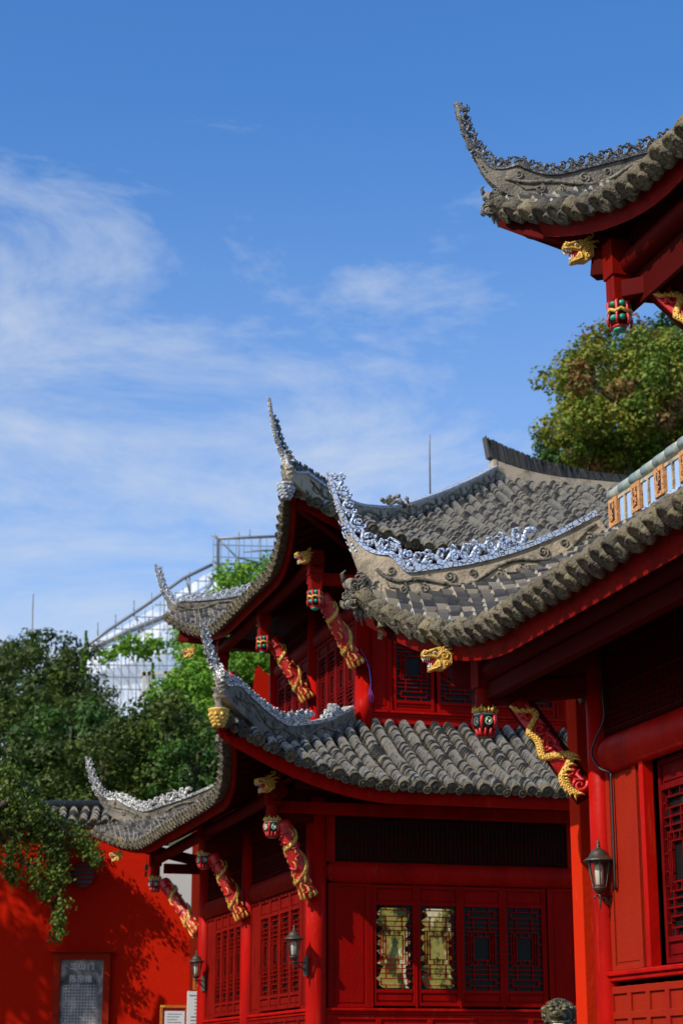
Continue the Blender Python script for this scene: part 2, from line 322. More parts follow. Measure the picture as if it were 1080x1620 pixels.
def tile_slope(sp, parent, pitch=.27, seg=.12, endr=.1, drip=False, name='roof_slope', tmax=None, endoff=0., mossy=.5):
    mb = MB(); mb.use(TILE, True); me = MB(); me.use(TEND, True); mr = MB(); mr.use(RIM, False)
    cov = .66*pitch/2
    prof = [(-pitch/2, -.085), (-pitch*.44, -.070), (-cov-.004, .0), (-cov, .02), (-cov*.72, .072), (-cov*.38, .104), (0, .114), (cov*.38, .104), (cov*.72, .072), (cov, .02), (cov+.004, .0), (pitch*.44, -.070), (pitch/2, -.085)]
    x = sp.smin()+pitch*.5; hasend2 = sp.A2 > 0
    xe = sp.L+(sp.fl if hasend2 else 0)
    i = 0
    while x < xe:
        te = sp.te(x); tt = sp.top(x)+ (.06 if sp.kind == 'hip' else 0)
        if tmax: tt = min(tt, tmax)
        if tt-te > .08:
            n = max(1, int((tt-te)/seg)); wob = random.uniform(-.012, .012)
            for k in range(n):
                t0 = te+k*seg; t1 = min(te+(k+1)*seg+.012, tt+.03)
                r1 = random.random(); j = random.uniform(-.006, .006); lj = random.uniform(-.004, .006)
                sm = math.sin(k*.55+i*1.7)*.008
                for part in range(3):
                    pr = prof[0:3] if part == 0 else (prof[2:11] if part == 1 else prof[10:13])
                    mb.rnd = r1 if part == 1 else (random.random()*.22)  # pans kept dark, shade between the tile rows is in their colour
                    lift = .044+lj if part == 1 else .026
                    a = [sp.P(x+d+(j+wob+sm if part == 1 else 0), t0, h+lift) for d, h in pr]
                    b = [sp.P(x+d+(j+wob+sm if part == 1 else 0), t1, h) for d, h in pr]
                    # lower lip
                    c = [sp.P(x+d*(.92 if part == 1 else 1)+(j+wob+sm if part == 1 else 0), t0+.004, h*.75-.004) for d, h in pr]
                    rk = mb.rnd
                    if part == 1:
                        if random.random() < (.42 if drip else .62): mb.use(TLIP)  # highlight colour on random lips, the others go near black
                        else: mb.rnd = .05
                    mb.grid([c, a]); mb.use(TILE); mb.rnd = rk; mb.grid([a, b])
                if k == max(1, round(.13/seg)) and random.random() < mossy*1.5:
                    q0 = [sp.P(x+d+j+wob+sm, t0-.004, h+.054) for d, h in prof[3:10]]; q1 = [sp.P(x+d*.86+j+wob+sm, t0-.004, h*.82+.036) for d, h in prof[3:10]]
                    mr.grid([q0, q1])
            # end pieces
            ex = x+wob; c = sp.P(ex, te-.015, .02)
            Nd = (sp.P(x, te)-sp.P(x, te+.1)).normalized(); sd = sp.S; ud = sd.cross(Nd)
            if ud.z < 0: ud = -ud
            def lump(c, r, hgt, dep, tilt, pts=11, point=0.):
                me.rnd = random.random(); nn = (Nd*math.cos(tilt)-ud*math.sin(tilt)).normalized(); uu = (ud-nn*ud.dot(nn)).normalized()
                ring = []
                jt = .09 if drip else .035
                sh = [(1+random.uniform(-jt, jt)) for _ in range(pts)]
                lay = [(-dep, .92), (-dep*.3, 1.02), (0, 1.0), (.012, .80), (.004, .66), (.012, .3)] if drip else [(-dep, .96), (-.012, .98), (0, 1.0), (.008, .96), (.008, .82), (-.004, .78), (-.002, .45), (.008, .38), (.008, .1)]
                for dz, kf in lay:
                    rr = []
                    for q in range(pts):
                        an = 2*PI*q/pts+PI/2; rx = math.cos(an)*r*kf*sh[q]; ry = math.sin(an)*hgt*kf*sh[q]
                        if math.sin(an) < -.8: ry *= 1+point
                        rr.append(me.vert(c+sd*rx+uu*ry+nn*(dz+random.uniform(-.004, .004))))
                    ring.append(rr)
                for a_, b_ in zip(ring, ring[1:]):
                    for q in range(pts): me.face([a_[q], a_[(q+1)%pts], b_[(q+1)%pts], b_[q]])
                me.face(ring[-1])
            s1 = random.uniform(.9, 1.12)
            lump(c-V((0,0,.01+endoff)), endr*s1, endr*(1.18 if drip else 1.05)*s1, .16 if drip else .10, (.42 if drip else .10)+random.uniform(-.12, .12), 12, .25 if drip else 0)
            if random.random() < .93:
                s2 = random.uniform(.55, .76)
                c2 = sp.P(x+pitch/2+random.uniform(-.02, .02), sp.te(x+pitch/2)-.01, -.045-endoff)
                lump(c2, endr*s2, endr*(1.15 if drip else 1.0)*s2, .10, (.35 if drip else .05)+random.uniform(-.1, .15), 12, .3 if drip else 0)
        x += pitch; i += 1
    root = mb.build(name, parent, fixn=False)
    me.build('eave_tile_ends', root, world=True, fixn=False); fixp(root)
    if mr.f: mr.build('tile_rims', root, fixn=False)
    return root
def fixp(o): pass
def eave_under(sp, parent, x1=None, fh=.20, tin=None, rafters=True, drop=.13, fm=None):
    """fascia board, soffit and rafters below one slope"""
    x0 = sp.smin()+(.02 if sp.kind == 'hip' else .50); x1 = x1 if x1 is not None else sp.L+(sp.fl if sp.A2 else 0); n = max(10, int((x1-x0)/.16))
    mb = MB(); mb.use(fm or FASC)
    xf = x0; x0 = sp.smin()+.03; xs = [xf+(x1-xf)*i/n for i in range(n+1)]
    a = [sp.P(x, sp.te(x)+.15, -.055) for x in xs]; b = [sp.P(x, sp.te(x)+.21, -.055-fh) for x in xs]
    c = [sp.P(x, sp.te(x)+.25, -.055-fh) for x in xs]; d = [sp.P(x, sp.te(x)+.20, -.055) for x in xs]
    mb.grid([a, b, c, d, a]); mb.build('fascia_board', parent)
    xs = [x0+(x1-x0)*i/n for i in range(n+1)]
    mo = MB(); mo.use(TEND); mo.rnd = .1
    mo.grid([[sp.P(x, sp.te(x)+.02, .01) for x in xs], [sp.P(x, sp.te(x)+.035, -.085) for x in xs], [sp.P(x, sp.te(x)+.24, -.09) for x in xs], [sp.P(x, sp.te(x)+.24, -.02) for x in xs]]); mo.build('eave_light_block', parent)  # strip added to stop sunlight passing between the tile ends
    ms = MB(); ms.use(SOFF); tin = tin or sp.D
    rows = []
    for x in xs:
        te = sp.te(x)+.19; tt = max(te+.01, min(sp.top(x), tin)); rows.append([sp.P(x, te+(tt-te)*k/8, -drop) for k in range(9)])
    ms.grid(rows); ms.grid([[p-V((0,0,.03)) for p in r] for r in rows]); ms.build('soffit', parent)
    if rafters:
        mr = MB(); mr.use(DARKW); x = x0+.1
        while x < x1:
            te = sp.te(x)+.34; tt = min(sp.top(x), tin)
            if tt-te > .25:
                pts = [sp.P(x, te+(tt-te)*k/5, -drop-.07) for k in range(6)]
                for p, q in zip(pts, pts[1:]): mr.bar(p, q, .07, .075)
            x += .26
        mr.build('rafters', parent)

def hip_board(root, sl, bot, th=.09, m=None, n=10):
    """dark board closing the space under a corner: bot = bottom points from the corner tip inwards, top follows the soffit"""
    mb = MB(); mb.use(m or DARKW); P_ = catmull(bot, n); A, B = [], []
    for p in P_:
        d = p-sl.O; s_ = d.x*sl.S.x+d.y*sl.S.y; t_ = d.x*sl.T.x+d.y*sl.T.y; zt_ = sl.z(max(-sl.fl, s_), max(-sl.fl, t_))-.14
        l = V((sl.S+sl.T).normalized())*th/2; l = V((l.x, l.y, 0)); zt_ = max(zt_, p.z+.05)
        A.append([p-l, V((p.x, p.y, zt_))-l]); B.append([p+l, V((p.x, p.y, zt_))+l])
    mb.grid(A); mb.grid(B); mb.grid([[a[0] for a in A], [b[0] for b in B]]); mb.grid([[a[1] for a in A], [b[1] for b in B]])
    return mb.build('hip_board', root)
def ribbon(mb, pts, lat, w, h0, h1):
    """vertical band following pts, height from h0(i) to h1(i), width w(i)"""
    k = len(pts); R = []
    for i, p in enumerate(pts):
        l = lat[i]*w(i)/2 if callable(w) else lat[i]*w/2
        u = V((0,0,1)) if not isinstance(h0, tuple) else h0[1][i]
        a = h0(i) if callable(h0) else h0; b = h1(i) if callable(h1) else h1
        R.append([p-l+u*a, p+l+u*a, p+l+u*b, p-l+u*b, p-l+u*a])
    mb.grid(R); mb.face([mb.vert(q) for q in R[0][:4]]); mb.face([mb.vert(q) for q in R[-1][:4]])
def spiral(cx, cy, r, turns, a0, sgn=1, n=14, r1=.12):
    o = []
    for i in range(n+1):
        f = i/n; rr = r*(1-f*(1-r1)); an = a0+sgn*turns*2*PI*f
        o.append((cx+math.cos(an)*rr, cy+math.sin(an)*rr))
    return o
def ornament(parent, pts, L, u0, u1, h, m, name='openwork_scroll', th=.028, base=0., lat=None, taper=0., rod=.014, seedn=3, side=1):
    """openwork scroll standing on the ridge path between arc lengths u0..u1 (h = height)"""
    rnd = random.Random(seedn); mb = MB(); mb.use(m, True)
    def at3(u, v, wv=0):
        p, t = along(pts, L, u); l = V((t.y, -t.x, 0));
        if l.length < 1e-5: l = V((1,0,0))
        l.normalize(); up = l.cross(t); up = up if up.z > 0 or abs(up.z) < .2 else -up
        if up.dot(V((0,0,1))) < 0: up = -up
        return p+up*(base+v)+l*wv
    def curve(c2, r, wv=0, r2=None):
        P = [at3(a, b, wv) for a, b in c2]
        mb.tube(P, [((r if r2 is None else r+(r2-r)*i/(len(P)-1))*1.25, (r if r2 is None else r+(r2-r)*i/(len(P)-1))) for i in range(len(P))], n=6)
    def F(u): return 1-taper*(u-u0)/(u1-u0)
    lam = h*1.55; N = int((u1-u0)/(lam*.10)); W = [(u0+(u1-u0)*i/N) for i in range(N+1)]
    ph = [0.]
    for a, b in zip(W, W[1:]): ph.append(ph[-1]+(b-a)/(lam*F(a)))
    curve_pts = [(u, h*F(u)*(.42+.30*math.sin(2*PI*p))) for u, p in zip(W, ph)]
    mb.tube([at3(a, b) for a, b in curve_pts], [(th*1.0*(.55+.45*F(a)), th*1.15*(.45+.55*F(a))) for a, b in curve_pts], n=7)
    k = 0
    for i in range(1, N):
        if int(ph[i]*2) != int(ph[i-1]*2):
            k += 1; f = F(W[i]); hh = h*f; up_ = (int(ph[i]*2) % 2 == 0)
            uc = W[i]+lam*f*.25; sg = 1 if up_ else -1
            if uc > u1-.04: break
            cy = hh*(.36 if up_ else .60)
            curve(spiral(uc, cy, hh*.24, 1.35, (-PI*.5 if up_ else PI*.5), sg, 15), th*.95*f, rnd.uniform(-.006, .006), th*.6*f)
            if up_:
                curve([(uc-hh*.05, hh*.70), (uc-hh*.12, hh*.95), (uc+hh*.06, hh*(1.02+rnd.uniform(0, .12))), (uc+hh*.16, hh*.98)], th*.95*f, 0, th*.4)
                curve([(uc+hh*.10, hh*.72), (uc+hh*.28, hh*.92), (uc+hh*.45, hh*.90), (uc+hh*.46, hh*.78)], th*.8*f, .004, th*.3)
            else:
                curve([(uc, hh*.12), (uc-hh*.05, 0)], th*.9*f, 0, th*.9*f)
                curve([(uc-hh*.30, hh*.72), (uc-hh*.18, hh*.98), (uc+hh*.06, hh*1.0), (uc+hh*.14, hh*.86)], th*.8*f, -.004, th*.25)
            for q in range(2): mb.ball(at3(uc+hh*rnd.uniform(-.35, .35), hh*rnd.uniform(.15, .8), 0), th*rnd.uniform(.8, 1.15)*f, 6, 4)
    return mb.build(name, parent, fixn=False)
def ridge(parent, P, h=.27, w=.16, hsil=.055, mplast=PLB, msil=BLUE, relief=True, u_flat=None, horn=0, tipr=.03, name='ridge'):
    """P: top-to-corner path on the roof surface followed by horn points. first part band, rest horn"""
    pts = catmull(P, 8); L = arcpath(pts); tot = L[-1]; uh = tot-horn
    lat = []
    for i in range(len(pts)):
        t = pts[min(i+1, len(pts)-1)]-pts[max(i-1, 0)]; l = V((t.y, -t.x, 0)); l = l.normalized() if l.length > 1e-4 else V((1,0,0)); lat.append(l)
    ups = []
    for i in range(len(pts)):
        t = (pts[min(i+1, len(pts)-1)]-pts[max(i-1, 0)]).normalized(); u = lat[i].cross(t); u = u if u.z > 0 else -u
        ups.append(u)
    def fh(i):
        if L[i] <= uh: return 1.
        return max(0.0, 1-(L[i]-uh)/horn)**4.5
    mb = MB(); mb.use(mplast, True)
    def rib(mbx, wf, a, b):
        R = []
        for i, p in enumerate(pts):
            f = fh(i); l = lat[i]*(wf*(.20+.80*f))/2; ha = a(i, f); hb = b(i, f)
            R.append([p-l+ups[i]*ha, p+l+ups[i]*ha, p+l+ups[i]*hb, p-l+ups[i]*hb, p-l+ups[i]*ha])
        mbx.grid(R); mbx.face([mbx.vert(q) for q in R[0][:4]]); mbx.face([mbx.vert(q) for q in R[-1][:4]])
    hb = lambda i, f: h*f+.004
    ha = lambda i, f: -.10*f-.004
    mb.smooth = False
    rib(mb, w, ha, hb); root = mb.build(name, parent)
    m2 = MB(); m2.use(msil); rib(m2, w*1.30, hb, lambda i, f: hb(i, f)+hsil*(.75+.25*f)); m2.build('mosaic_coping', root)
    m4 = MB(); m4.use(msil if msil is not BLUES else WHITE, True); rj = random.Random(len(pts)); u = uh+.12
    while u < tot-.04:
        p, t = along(pts, L, u); l = V((t.y, -t.x, 0)); l = l.normalized() if l.length > 1e-4 else V((1, 0, 0)); upv = l.cross(t); upv = upv if upv.z > 0 or upv.x > 0 else -upv
        k_ = 1-.75*(u-uh)/max(.1, tot-uh)
        for q in range(2):
            b_ = p+l*rj.choice((-1, 1))*.025*k_+upv*rj.uniform(-.02, .05)*k_; m4.ball(b_, .030*k_*rj.uniform(.7, 1.2), 6, 4)
        if rj.random() < .75: m4.tube([p+upv*.04*k_, p+upv*.10*k_+t*.03, p+upv*.13*k_+t*.085], [.024*k_, .020*k_, .003], 5)
        if rj.random() < .4: m4.tube([p-upv*.01, p-upv*.045*k_+t*.03, p-upv*.05*k_+t*.075], [.02*k_, .016*k_, .003], 5)
        u += .045
    m4.build('horn_carving', root, fixn=False)
    if relief:
        m3 = MB(); m3.use(GREL, True); u = .08; k = 0
        while u < uh-.35:
            st = .62; sg = 1 if k % 2 == 0 else -1
            for sd in (-1, 1):
                def m2d(c): 
                    o = []
                    for a_, b_ in c:
                        p, t = along(pts, L, a_); l = V((t.y, -t.x, 0)).normalized(); upv = l.cross(t); upv = upv if upv.z > 0 else -upv
                        o.append(p+upv*b_+l*(sd*(w/2+.004)))
                    return o
                m3.tube(m2d([(u+st*i/10, h*(.50+.24*sg*math.cos(PI*i/10))) for i in range(11)]), .026, n=5)
                m3.tube(m2d(spiral(u+st*.25, h*(.50-.16*sg), h*.24, 1.6, PI/2*sg, sg, 16)), .021, n=5); m3.tube(m2d(spiral(u+st*.78, h*(.50+.16*sg), h*.20, 1.4, -PI/2*sg, -sg, 14)), .014, n=5)
                m3.tube(m2d([(u+st*.1, h*.2), (u+st*.3, h*.32), (u+st*.55, h*.12), (u+st*.8, h*.28)]), .011, n=5)
            u += st; k += 1
        m3.build('relief_scrolls', root, fixn=False)
    path2 = [p+ups[i]*(hb(i, fh(i))+hsil*(.75+.25*fh(i))) for i, p in enumerate(pts)]
    return root, path2, arcpath(path2), uh

# ------------------------------------------------------------------ shared builders
cp_, sp_ = math.cos(PITCH), math.sin(PITCH); cy_, sy_ = math.cos(YAW), math.sin(YAW)
def at(px, py, Y):
    F = V((sy_*cp_, cy_*cp_, sp_)); R_ = V((cy_, -sy_, 0)); U = R_.cross(F)
    d = F+R_*((px-540)/F_PX)-U*((py-810)/F_PX); return V((0, 0, 1.6))+d*(Y/d.y)
def frame(ax, ay, bx, by):
    """local x along A->B, local y = outward (right-hand side towards camera/left), z up, origin A"""
    d = V((bx-ax, by-ay, 0)); L = d.length; d.normalize(); n = V((d.y, -d.x, 0))
    M = Matrix(((d.x, n.x, 0, ax), (d.y, n.y, 0, ay), (0, 0, 1, 0), (0, 0, 0, 1)))
    return M, L
def column(root, x, y, z0, z1, r, label=None, m=RED):
    mb = MB(); mb.use(m, True); mb.lathe([(r*1.02, z0), (r*1.01, z0+1.2), (r, z1*.6), (r*.97, z1)], (x, y, 0), 28)
    o = mb.build('column', root);
    if label: o['label'] = label
    return o
def logbeam(root, M, x0, x1, z, r, y=.02, name='log_beam', m=RED):
    mb = MB(M); mb.use(m, True); n = 14
    prof = [(math.cos(PI*i/n-PI/2+0), math.sin(PI*i/n-PI/2)) for i in range(n+1)]
    pts = []
    e = r*1.1; xs = [x0, x0+e*.15, x0+e*.45, x0+e, x1-e, x1-e*.45, x1-e*.15, x1]; rr = [.35, .62, .88, 1, 1, .88, .62, .35]
    rows = [[(x, y+max(0, c)*r*.62*k, z+s_*r*k) for c, s_ in prof] for x, k in zip(xs, rr)]
    mb.grid(rows); mb.smooth = False
    for rw in (rows[0], rows[-1]): mb.face([mb.vert(p) for p in rw])
    return mb.build(name, root)
LAT = []
def _r(x0, y0, x1, y1): LAT.extend([(x0, y0, x1, y0), (x0, y1, x1, y1), (x0, y0, x0, y1), (x1, y0, x1, y1)])
_r(.14, .055, .86, .13); _r(.14, .87, .86, .945)
for a_ in (.19, .25, .75, .81): LAT.append((0, a_, 1, a_))
for x_ in (.27, .71):
    for a_, b_ in ((0, .055), (.13, .19), (.19, .25), (.25, .30), (.70, .75), (.75, .81), (.81, .87), (.945, 1)): LAT.append((x_, a_, x_, b_))
_r(.13, .30, .87, .70); _r(.27, .36, .73, .64)
for x_ in (.38, .62): LAT.extend([(x_, .30, x_, .36), (x_, .64, x_, .70)])
for y_ in (.34, .44, .56, .66):
    LAT.extend([(0, y_, .13, y_), (.87, y_, 1, y_)])
for y_ in (.42, .58): LAT.extend([(.13, y_, .27, y_), (.73, y_, .87, y_)])
LAT.extend([(0, .09, .14, .09), (.86, .09, 1, .09), (0, .91, .14, .91), (.86, .91, 1, .91), (.2, .30, .2, .70), (.8, .30, .8, .70)])
def leaf(root, M, s0, s1, z0, z1, zl0, zl1, glass=GLASS, lit=False, label=None, m=REDW, bw=.014):
    """hinged window leaf: frame with two small boards and a lattice, glass behind"""
    e = .055; mb = MB(M); mb.use(m)
    mb.box(s0, -.03, z0, s0+e, .035, z1); mb.box(s1-e, -.03, z0, s1, .035, z1)
    for a, b in ((z0, z0+e), (zl0-e, zl0), (zl1, zl1+e), (z1-e, z1)): mb.box(s0+e, -.03, a, s1-e, .033, b)
    for a, b in ((z0+e, zl0-e), (zl1+e, z1-e)):
        if b-a > .04: mb.box(s0+e, -.03, a, s1-e, .006, b); mb.box(s0+e+.03, -.03, a+.03, s1-e-.03, .018, b-.03)
    o = mb.build('window_leaf', root, bev=.005)
    if label: o['label'] = label
    ml = MB(M); ml.use(m); x0, x1 = s0+e, s1-e; W = x1-x0; H = zl1-zl0
    for k, (a, b, c, d) in enumerate(LAT):
        dy = .0011*(k % 3)
        xa, xb = x0+W*a, x0+W*c; za, zb = zl0+H*b, zl0+H*d
        if abs(xa-xb) < 1e-6: ml.box(xa-bw/2, -.012-dy, za-bw/2, xa+bw/2, .018+dy, zb+bw/2)
        else: ml.box(xa-bw/2, -.013-dy, za-bw/2, xb+bw/2, .017+dy, za+bw/2)
    ml.build('lattice', o, fixn=False)
    if lit:  # added glowing sheet between lattice and pane, no real light source
        mc = MB(M); mc.use(PANE_GLOW); rn = random.Random(int(s0*100)); n_ = 26; Lp, Rp = [], []
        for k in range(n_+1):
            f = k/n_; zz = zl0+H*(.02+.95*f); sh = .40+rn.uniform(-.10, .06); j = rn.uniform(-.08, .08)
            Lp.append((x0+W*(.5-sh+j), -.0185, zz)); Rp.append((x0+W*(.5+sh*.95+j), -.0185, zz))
        mc.grid([Lp, Rp]); mc.build('pane_glow_sheet', o, fixn=False)
    mg = MB(M); mg.use(glass); mg.box(x0-.01, -.028, zl0-.01, x1+.01, -.022, zl1+.01); mg.build('window_pane', o, fixn=False)
    return o
def blank(root, M, s0, s1, z0, z1, m=REDW, label=None, name='wall_panel'):
    mb = MB(M); mb.use(m); mb.box(s0, -.05, z0, s1, .012, z1); e = min(.09, (s1-s0)*.2)
    for a in ((s0, z0, s0+e, z1), (s1-e, z0, s1, z1), (s0+e, z0, s1-e, z0+.05), (s0+e, z1-.05, s1-e, z1)): mb.box(a[0], .011, a[1], a[2], .034, a[3])
    mb.box(s0+e+.03, .011, z0+.08, s1-e-.03, .020, z1-.08)
    return mb.build(name, root, bev=.006)
def dado(root, M, s0, s1, z0, z1, n, m=RED, dz=.38):
    mb = MB(M); mb.use(m); mb.box(s0, -.05, z0, s1, .010, z1)
    W = (s1-s0)/n; g = .045
    zz = [z0, z1-.42, z1-.03]
    for i in range(n+1): x = s0+W*i; mb.box(max(s0, x-g), .009, z0, min(s1, x+g), .036, z1)
    for z in (z0+.04, z1-dz, z1-.04): mb.box(s0, .009, z-g*.8, s1, .034, z+g*.8)
    return mb.build('dado_panelling', root, bev=.006)
def sill(root, M, s0, s1, z):
    mb = MB(M); mb.use(RED); mb.box(s0, -.05, z-.05, s1, .085, z); mb.box(s0, -.05, z-.10, s1, .055, z-.052); return mb.build('sill_rail', root, bev=.012)
def clerestory(root, M, s0, s1, z0, z1, pitch=.075):
    mb = MB(M); mb.use(DARKW); x = s0+pitch/2
    while x < s1-.01: mb.box(x-.009, -.01, z0, x+.009, .012, z1); x += pitch
    for k in range(3):
        z = z0+(z1-z0)*(.08+.42*k); mb.box(s0, -.006, z-.01, s1, .0135, z+.01)
    z = z0+.05
    while z < z0+.35: mb.box(s0, -.004, z, s1, .0145, z+.008); z += .07
    o = mb.build('clerestory_grille', root, fixn=False)
    mk = MB(M); mk.use(DARK); mk.box(s0, -.09, z0, s1, -.05, z1); mk.build('dark_backing', o); return o
def squarebeam(root, a, b, w, h, m=RED, name='beam', bev=.012):
    mb = MB(); mb.use(m); mb.bar(a, b, w, h); return mb.build(name, root, bev=bev)
def roundbeam(root, a, b, r, m=RED, name='eave_purlin'):
    mb = MB(); mb.use(m, True); mb.tube([a, b], r, 20, cap=False); mb.smooth = False
    d = (V(b)-V(a)).normalized(); 
    mb.tube([V(a)+d*.001, V(a)+d*.012], r*.995, 20); mb.tube([V(b)-d*.012, V(b)-d*.001], r*.995, 20)
    return mb.build(name, root)

# --- carved strut: local z along the strut (0..L), carved towards local -y / -x
def strut_round(L, r=.125, seed=1):
    rn = random.Random(seed)
    a = MB(); a.use(CRED, True); a.tube([(0, 0, 0), (0, 0, .06), (0, 0, L*.5), (0, 0, L-.05), (0, 0, L)], [r*.8, r, r*1.03, r, r*.82], 22)
    for k in range(30):
        an = rn.uniform(0, 2*PI); z = rn.uniform(.1, L-.1); q = V((math.cos(an)*r, math.sin(an)*r, z)); t = V((-math.sin(an), math.cos(an), rn.uniform(-.6, .6))).normalized()
        a.tube([q-t*.07, q+V((q.x, q.y, 0)).normalized()*.012, q+t*.07], [.006, .024, .006], 5)
    root = a.build('dragon_strut', None)
    g = MB(); g.use(GOLD, True); n = 72
    def hx(i): f = i/n; an = 4.1*PI*f+1+.5*math.sin(9*f); rr = r+.004+.012*math.sin(17*f); return V((math.cos(an)*rr, math.sin(an)*rr, .08+(L-.16)*(f+.035*math.sin(14*f))))
    hp = [hx(i) for i in range(n+1)]
    g.tube(hp, [(.030*(.35+math.sin(PI*(.05+.92*i/n))), .022) for i in range(n+1)], 8)
    for i in range(0, n, 1):
        p = hp[i]; d = V((p.x, p.y, 0)).normalized(); t = (hx(i+1)-p).normalized()
        g.ball(p+d*.014+V((0, 0, rn.uniform(-.012, .012))), .012, 5, 4)
        if i % 2: g.tube([p, p+d*.02+V((0, 0, .028)), p+d*.024+V((0, 0, .055))+t*.02], [.014, .011, .002], 5)
    for k in range(38):                              # flames, beard and claws, thickest at the lower end
        an = rn.uniform(0, 2*PI); z = rn.choice([rn.uniform(.04, L*.30), rn.uniform(.04, L*.45), rn.uniform(L*.1, L*.95)])
        c0 = V((math.cos(an)*r, math.sin(an)*r, z)); t = V((-math.sin(an), math.cos(an), 0)); dd = V((c0.x, c0.y, 0)).normalized(); sg = rn.choice((-1, 1)); ln = rn.uniform(.05, .11)
        g.tube([c0, c0+t*sg*ln*.4+V((0, 0, ln*.5))+dd*.012, c0+t*sg*ln*.3+V((0, 0, ln))+dd*.006, c0-t*sg*ln*.1+V((0, 0, ln*1.4))], [.015, .016, .011, .002], 6)
    for k in range(9):
        an = 2*PI*k/9; d = V((math.cos(an), math.sin(an), 0)); g.tube([d*r*.9+V((0, 0, .01)), d*(r+.018)+V((0, 0, .03)), d*(r+.006)+V((0, 0, .13+.05*(k % 2)))], [.024, .022, .004], 6)
    g.build('gilded_dragon', root, fixn=False, world=False)
    return root
def strut_board(L, w=.15, h=.27, seed=2):
    """flat beam, local z along, local x = height direction (+x up edge), local y = thickness, carving on -y"""
    rn = random.Random(seed)
    a = MB(); a.use(DARKW); a.box(-h*.50, -w/2+.03, 0, h*.5, w/2, L); root = a.build('dragon_strut', None, bev=.012)
    c = MB(); c.use(CRED, True); c.box(-h*.5+.01, -w/2, .05, h*.28, -w/2+.034, L-.03)
    def s2(pts, r, y=-w/2-.004): c.tube([(x, y, z) for x, z in pts], r, 6)
    z = .16; k = 0
    while z < L-.15:
        c.tube([(x, -w/2-.006, zz) for x, zz in spiral(.0, z, .085, 1.2, k*1.3, 1 if k % 2 else -1, 14)], [.030-.0013*q for q in range(15)], 6)
        c.tube([(x, -w/2-.008, zz) for x, zz in ((-.10, z+.02), (-.02, z+.09), (.06, z+.02), (.03, z+.14), (.09, z+.17))], [.026, .034, .032, .026, .010], 6)
        z += .22; k += 1
    for k in range(70):
        zz = L*.52+rn.uniform(-.13, .13); xx = rn.uniform(-.11, .06); c.ball((xx, -w/2-.004, zz), .016, 6, 4)
    c.build('scarlet_relief', root, fixn=False, world=False)
    g = MB(); g.use(GOLD, True); n = 40
    pts = [(-.125+.03*math.sin(i*.5)+(.20*max(0, math.sin((i/n)*2*PI*2.1-.9))**1.5), -w/2-.022, L*.97-(L*.93)*i/n) for i in range(n+1)]
    g.tube(pts, [(.024, .016+.034*math.sin(PI*i/n)**.7) for i in range(n+1)], 8, flat=(0, 1, 0))
    for i in range(2, n-1):
        p = V(pts[i]); q = V(pts[i+1])-p; nrm = V((q.z, 0, -q.x)).normalized()
        for j in (-1, 0, 1): g.ball(p+nrm*j*.022+V((0, -.020, 0))+q*(.5 if j == 0 else 0), (.013, .008, .013), 6, 4)
    for i in range(int(n*.62), n):                  # feathered tail towards the lower end
        p = V(pts[i]); g.tube([p, p+V((.05, -.01, -.03)), p+V((.07+.02*rn.random(), -.01, -.085))], [.020, .018, .003], 5)
        if i % 2: g.tube([p, p+V((-.02, -.012, -.03)), p+V((-.035, -.012, -.08))], [.018, .014, .003], 5)
    g.build('gilded_dragon', root, fixn=False, world=False)
    return root
def place_strut(proto, a, b, parent, cam_side=V((-.3, -1, 0)), label=None, first=False):
    """a = lower end, b = upper end (world)"""
    a = V(a); b = V(b); z = (b-a).normalized(); y = -(cam_side-z*cam_side.dot(z)).normalized(); x = y.cross(z)
    if x.z < 0 and False: x = -x
    M = Matrix(((x.x, y.x, z.x, a.x), (x.y, y.y, z.y, a.y), (x.z, y.z, z.z, a.z), (0, 0, 0, 1)))
    return (moveto if first else inst)(proto, M, parent)

def pendant_a():
    """hanging post with a carved lantern of teal drums and gold ribbon; origin at its bottom, z up"""
    a = MB(); a.use(REDL); a.box(-.105, -.105, .33, .105, .105, 1.05); a.box(-.125, -.125, .62, .125, .125, 1.05)  # darker red here stands for shade on the post
    root = a.build('hanging_post', None, bev=.012)
    c = MB(); c.use(DARKW, True); c.lathe([(.07, .05), (.10, .08), (.10, .34)], n=16)
    c.use(TEAL); c.lathe([(.055, 0), (.07, .012), (.07, .03)], n=16); c.use(CRED); c.lathe([(.065, .03), (.085, .06), (.06, .10), (.09, .12)], n=16)
    for zc, rr in ((.14, .046), (.30, .046)):
        for k in range(6):
            an = 2*PI*k/6+.4; c.use(TEAL); c.ball((math.cos(an)*.088, math.sin(an)*.088, zc), (rr, rr, .038), 12, 7)
    for k in range(6):
        an = 2*PI*k/6+.92; d = V((math.cos(an), math.sin(an), 0)); c.use(CRED)
        c.tube([d*.11+V((0, 0, .34)), d*.125+V((0, 0, .30)), d*.115+V((0, 0, .2)), d*.135+V((0, 0, .12)), d*.125+V((0, 0, .05))], [.02, .026, .02, .02, .014], 7)
        c.ball(d*.122+V((0, 0, .31)), .028, 8, 5)
    c.use(GOLD); c.tube([(math.cos(2*PI*i/24)*.122, math.sin(2*PI*i/24)*.122, .218+.016*math.sin(i*1.57)) for i in range(25)], .022, 7)
    c.build('carved_drop', root, fixn=False, world=False)
    return root
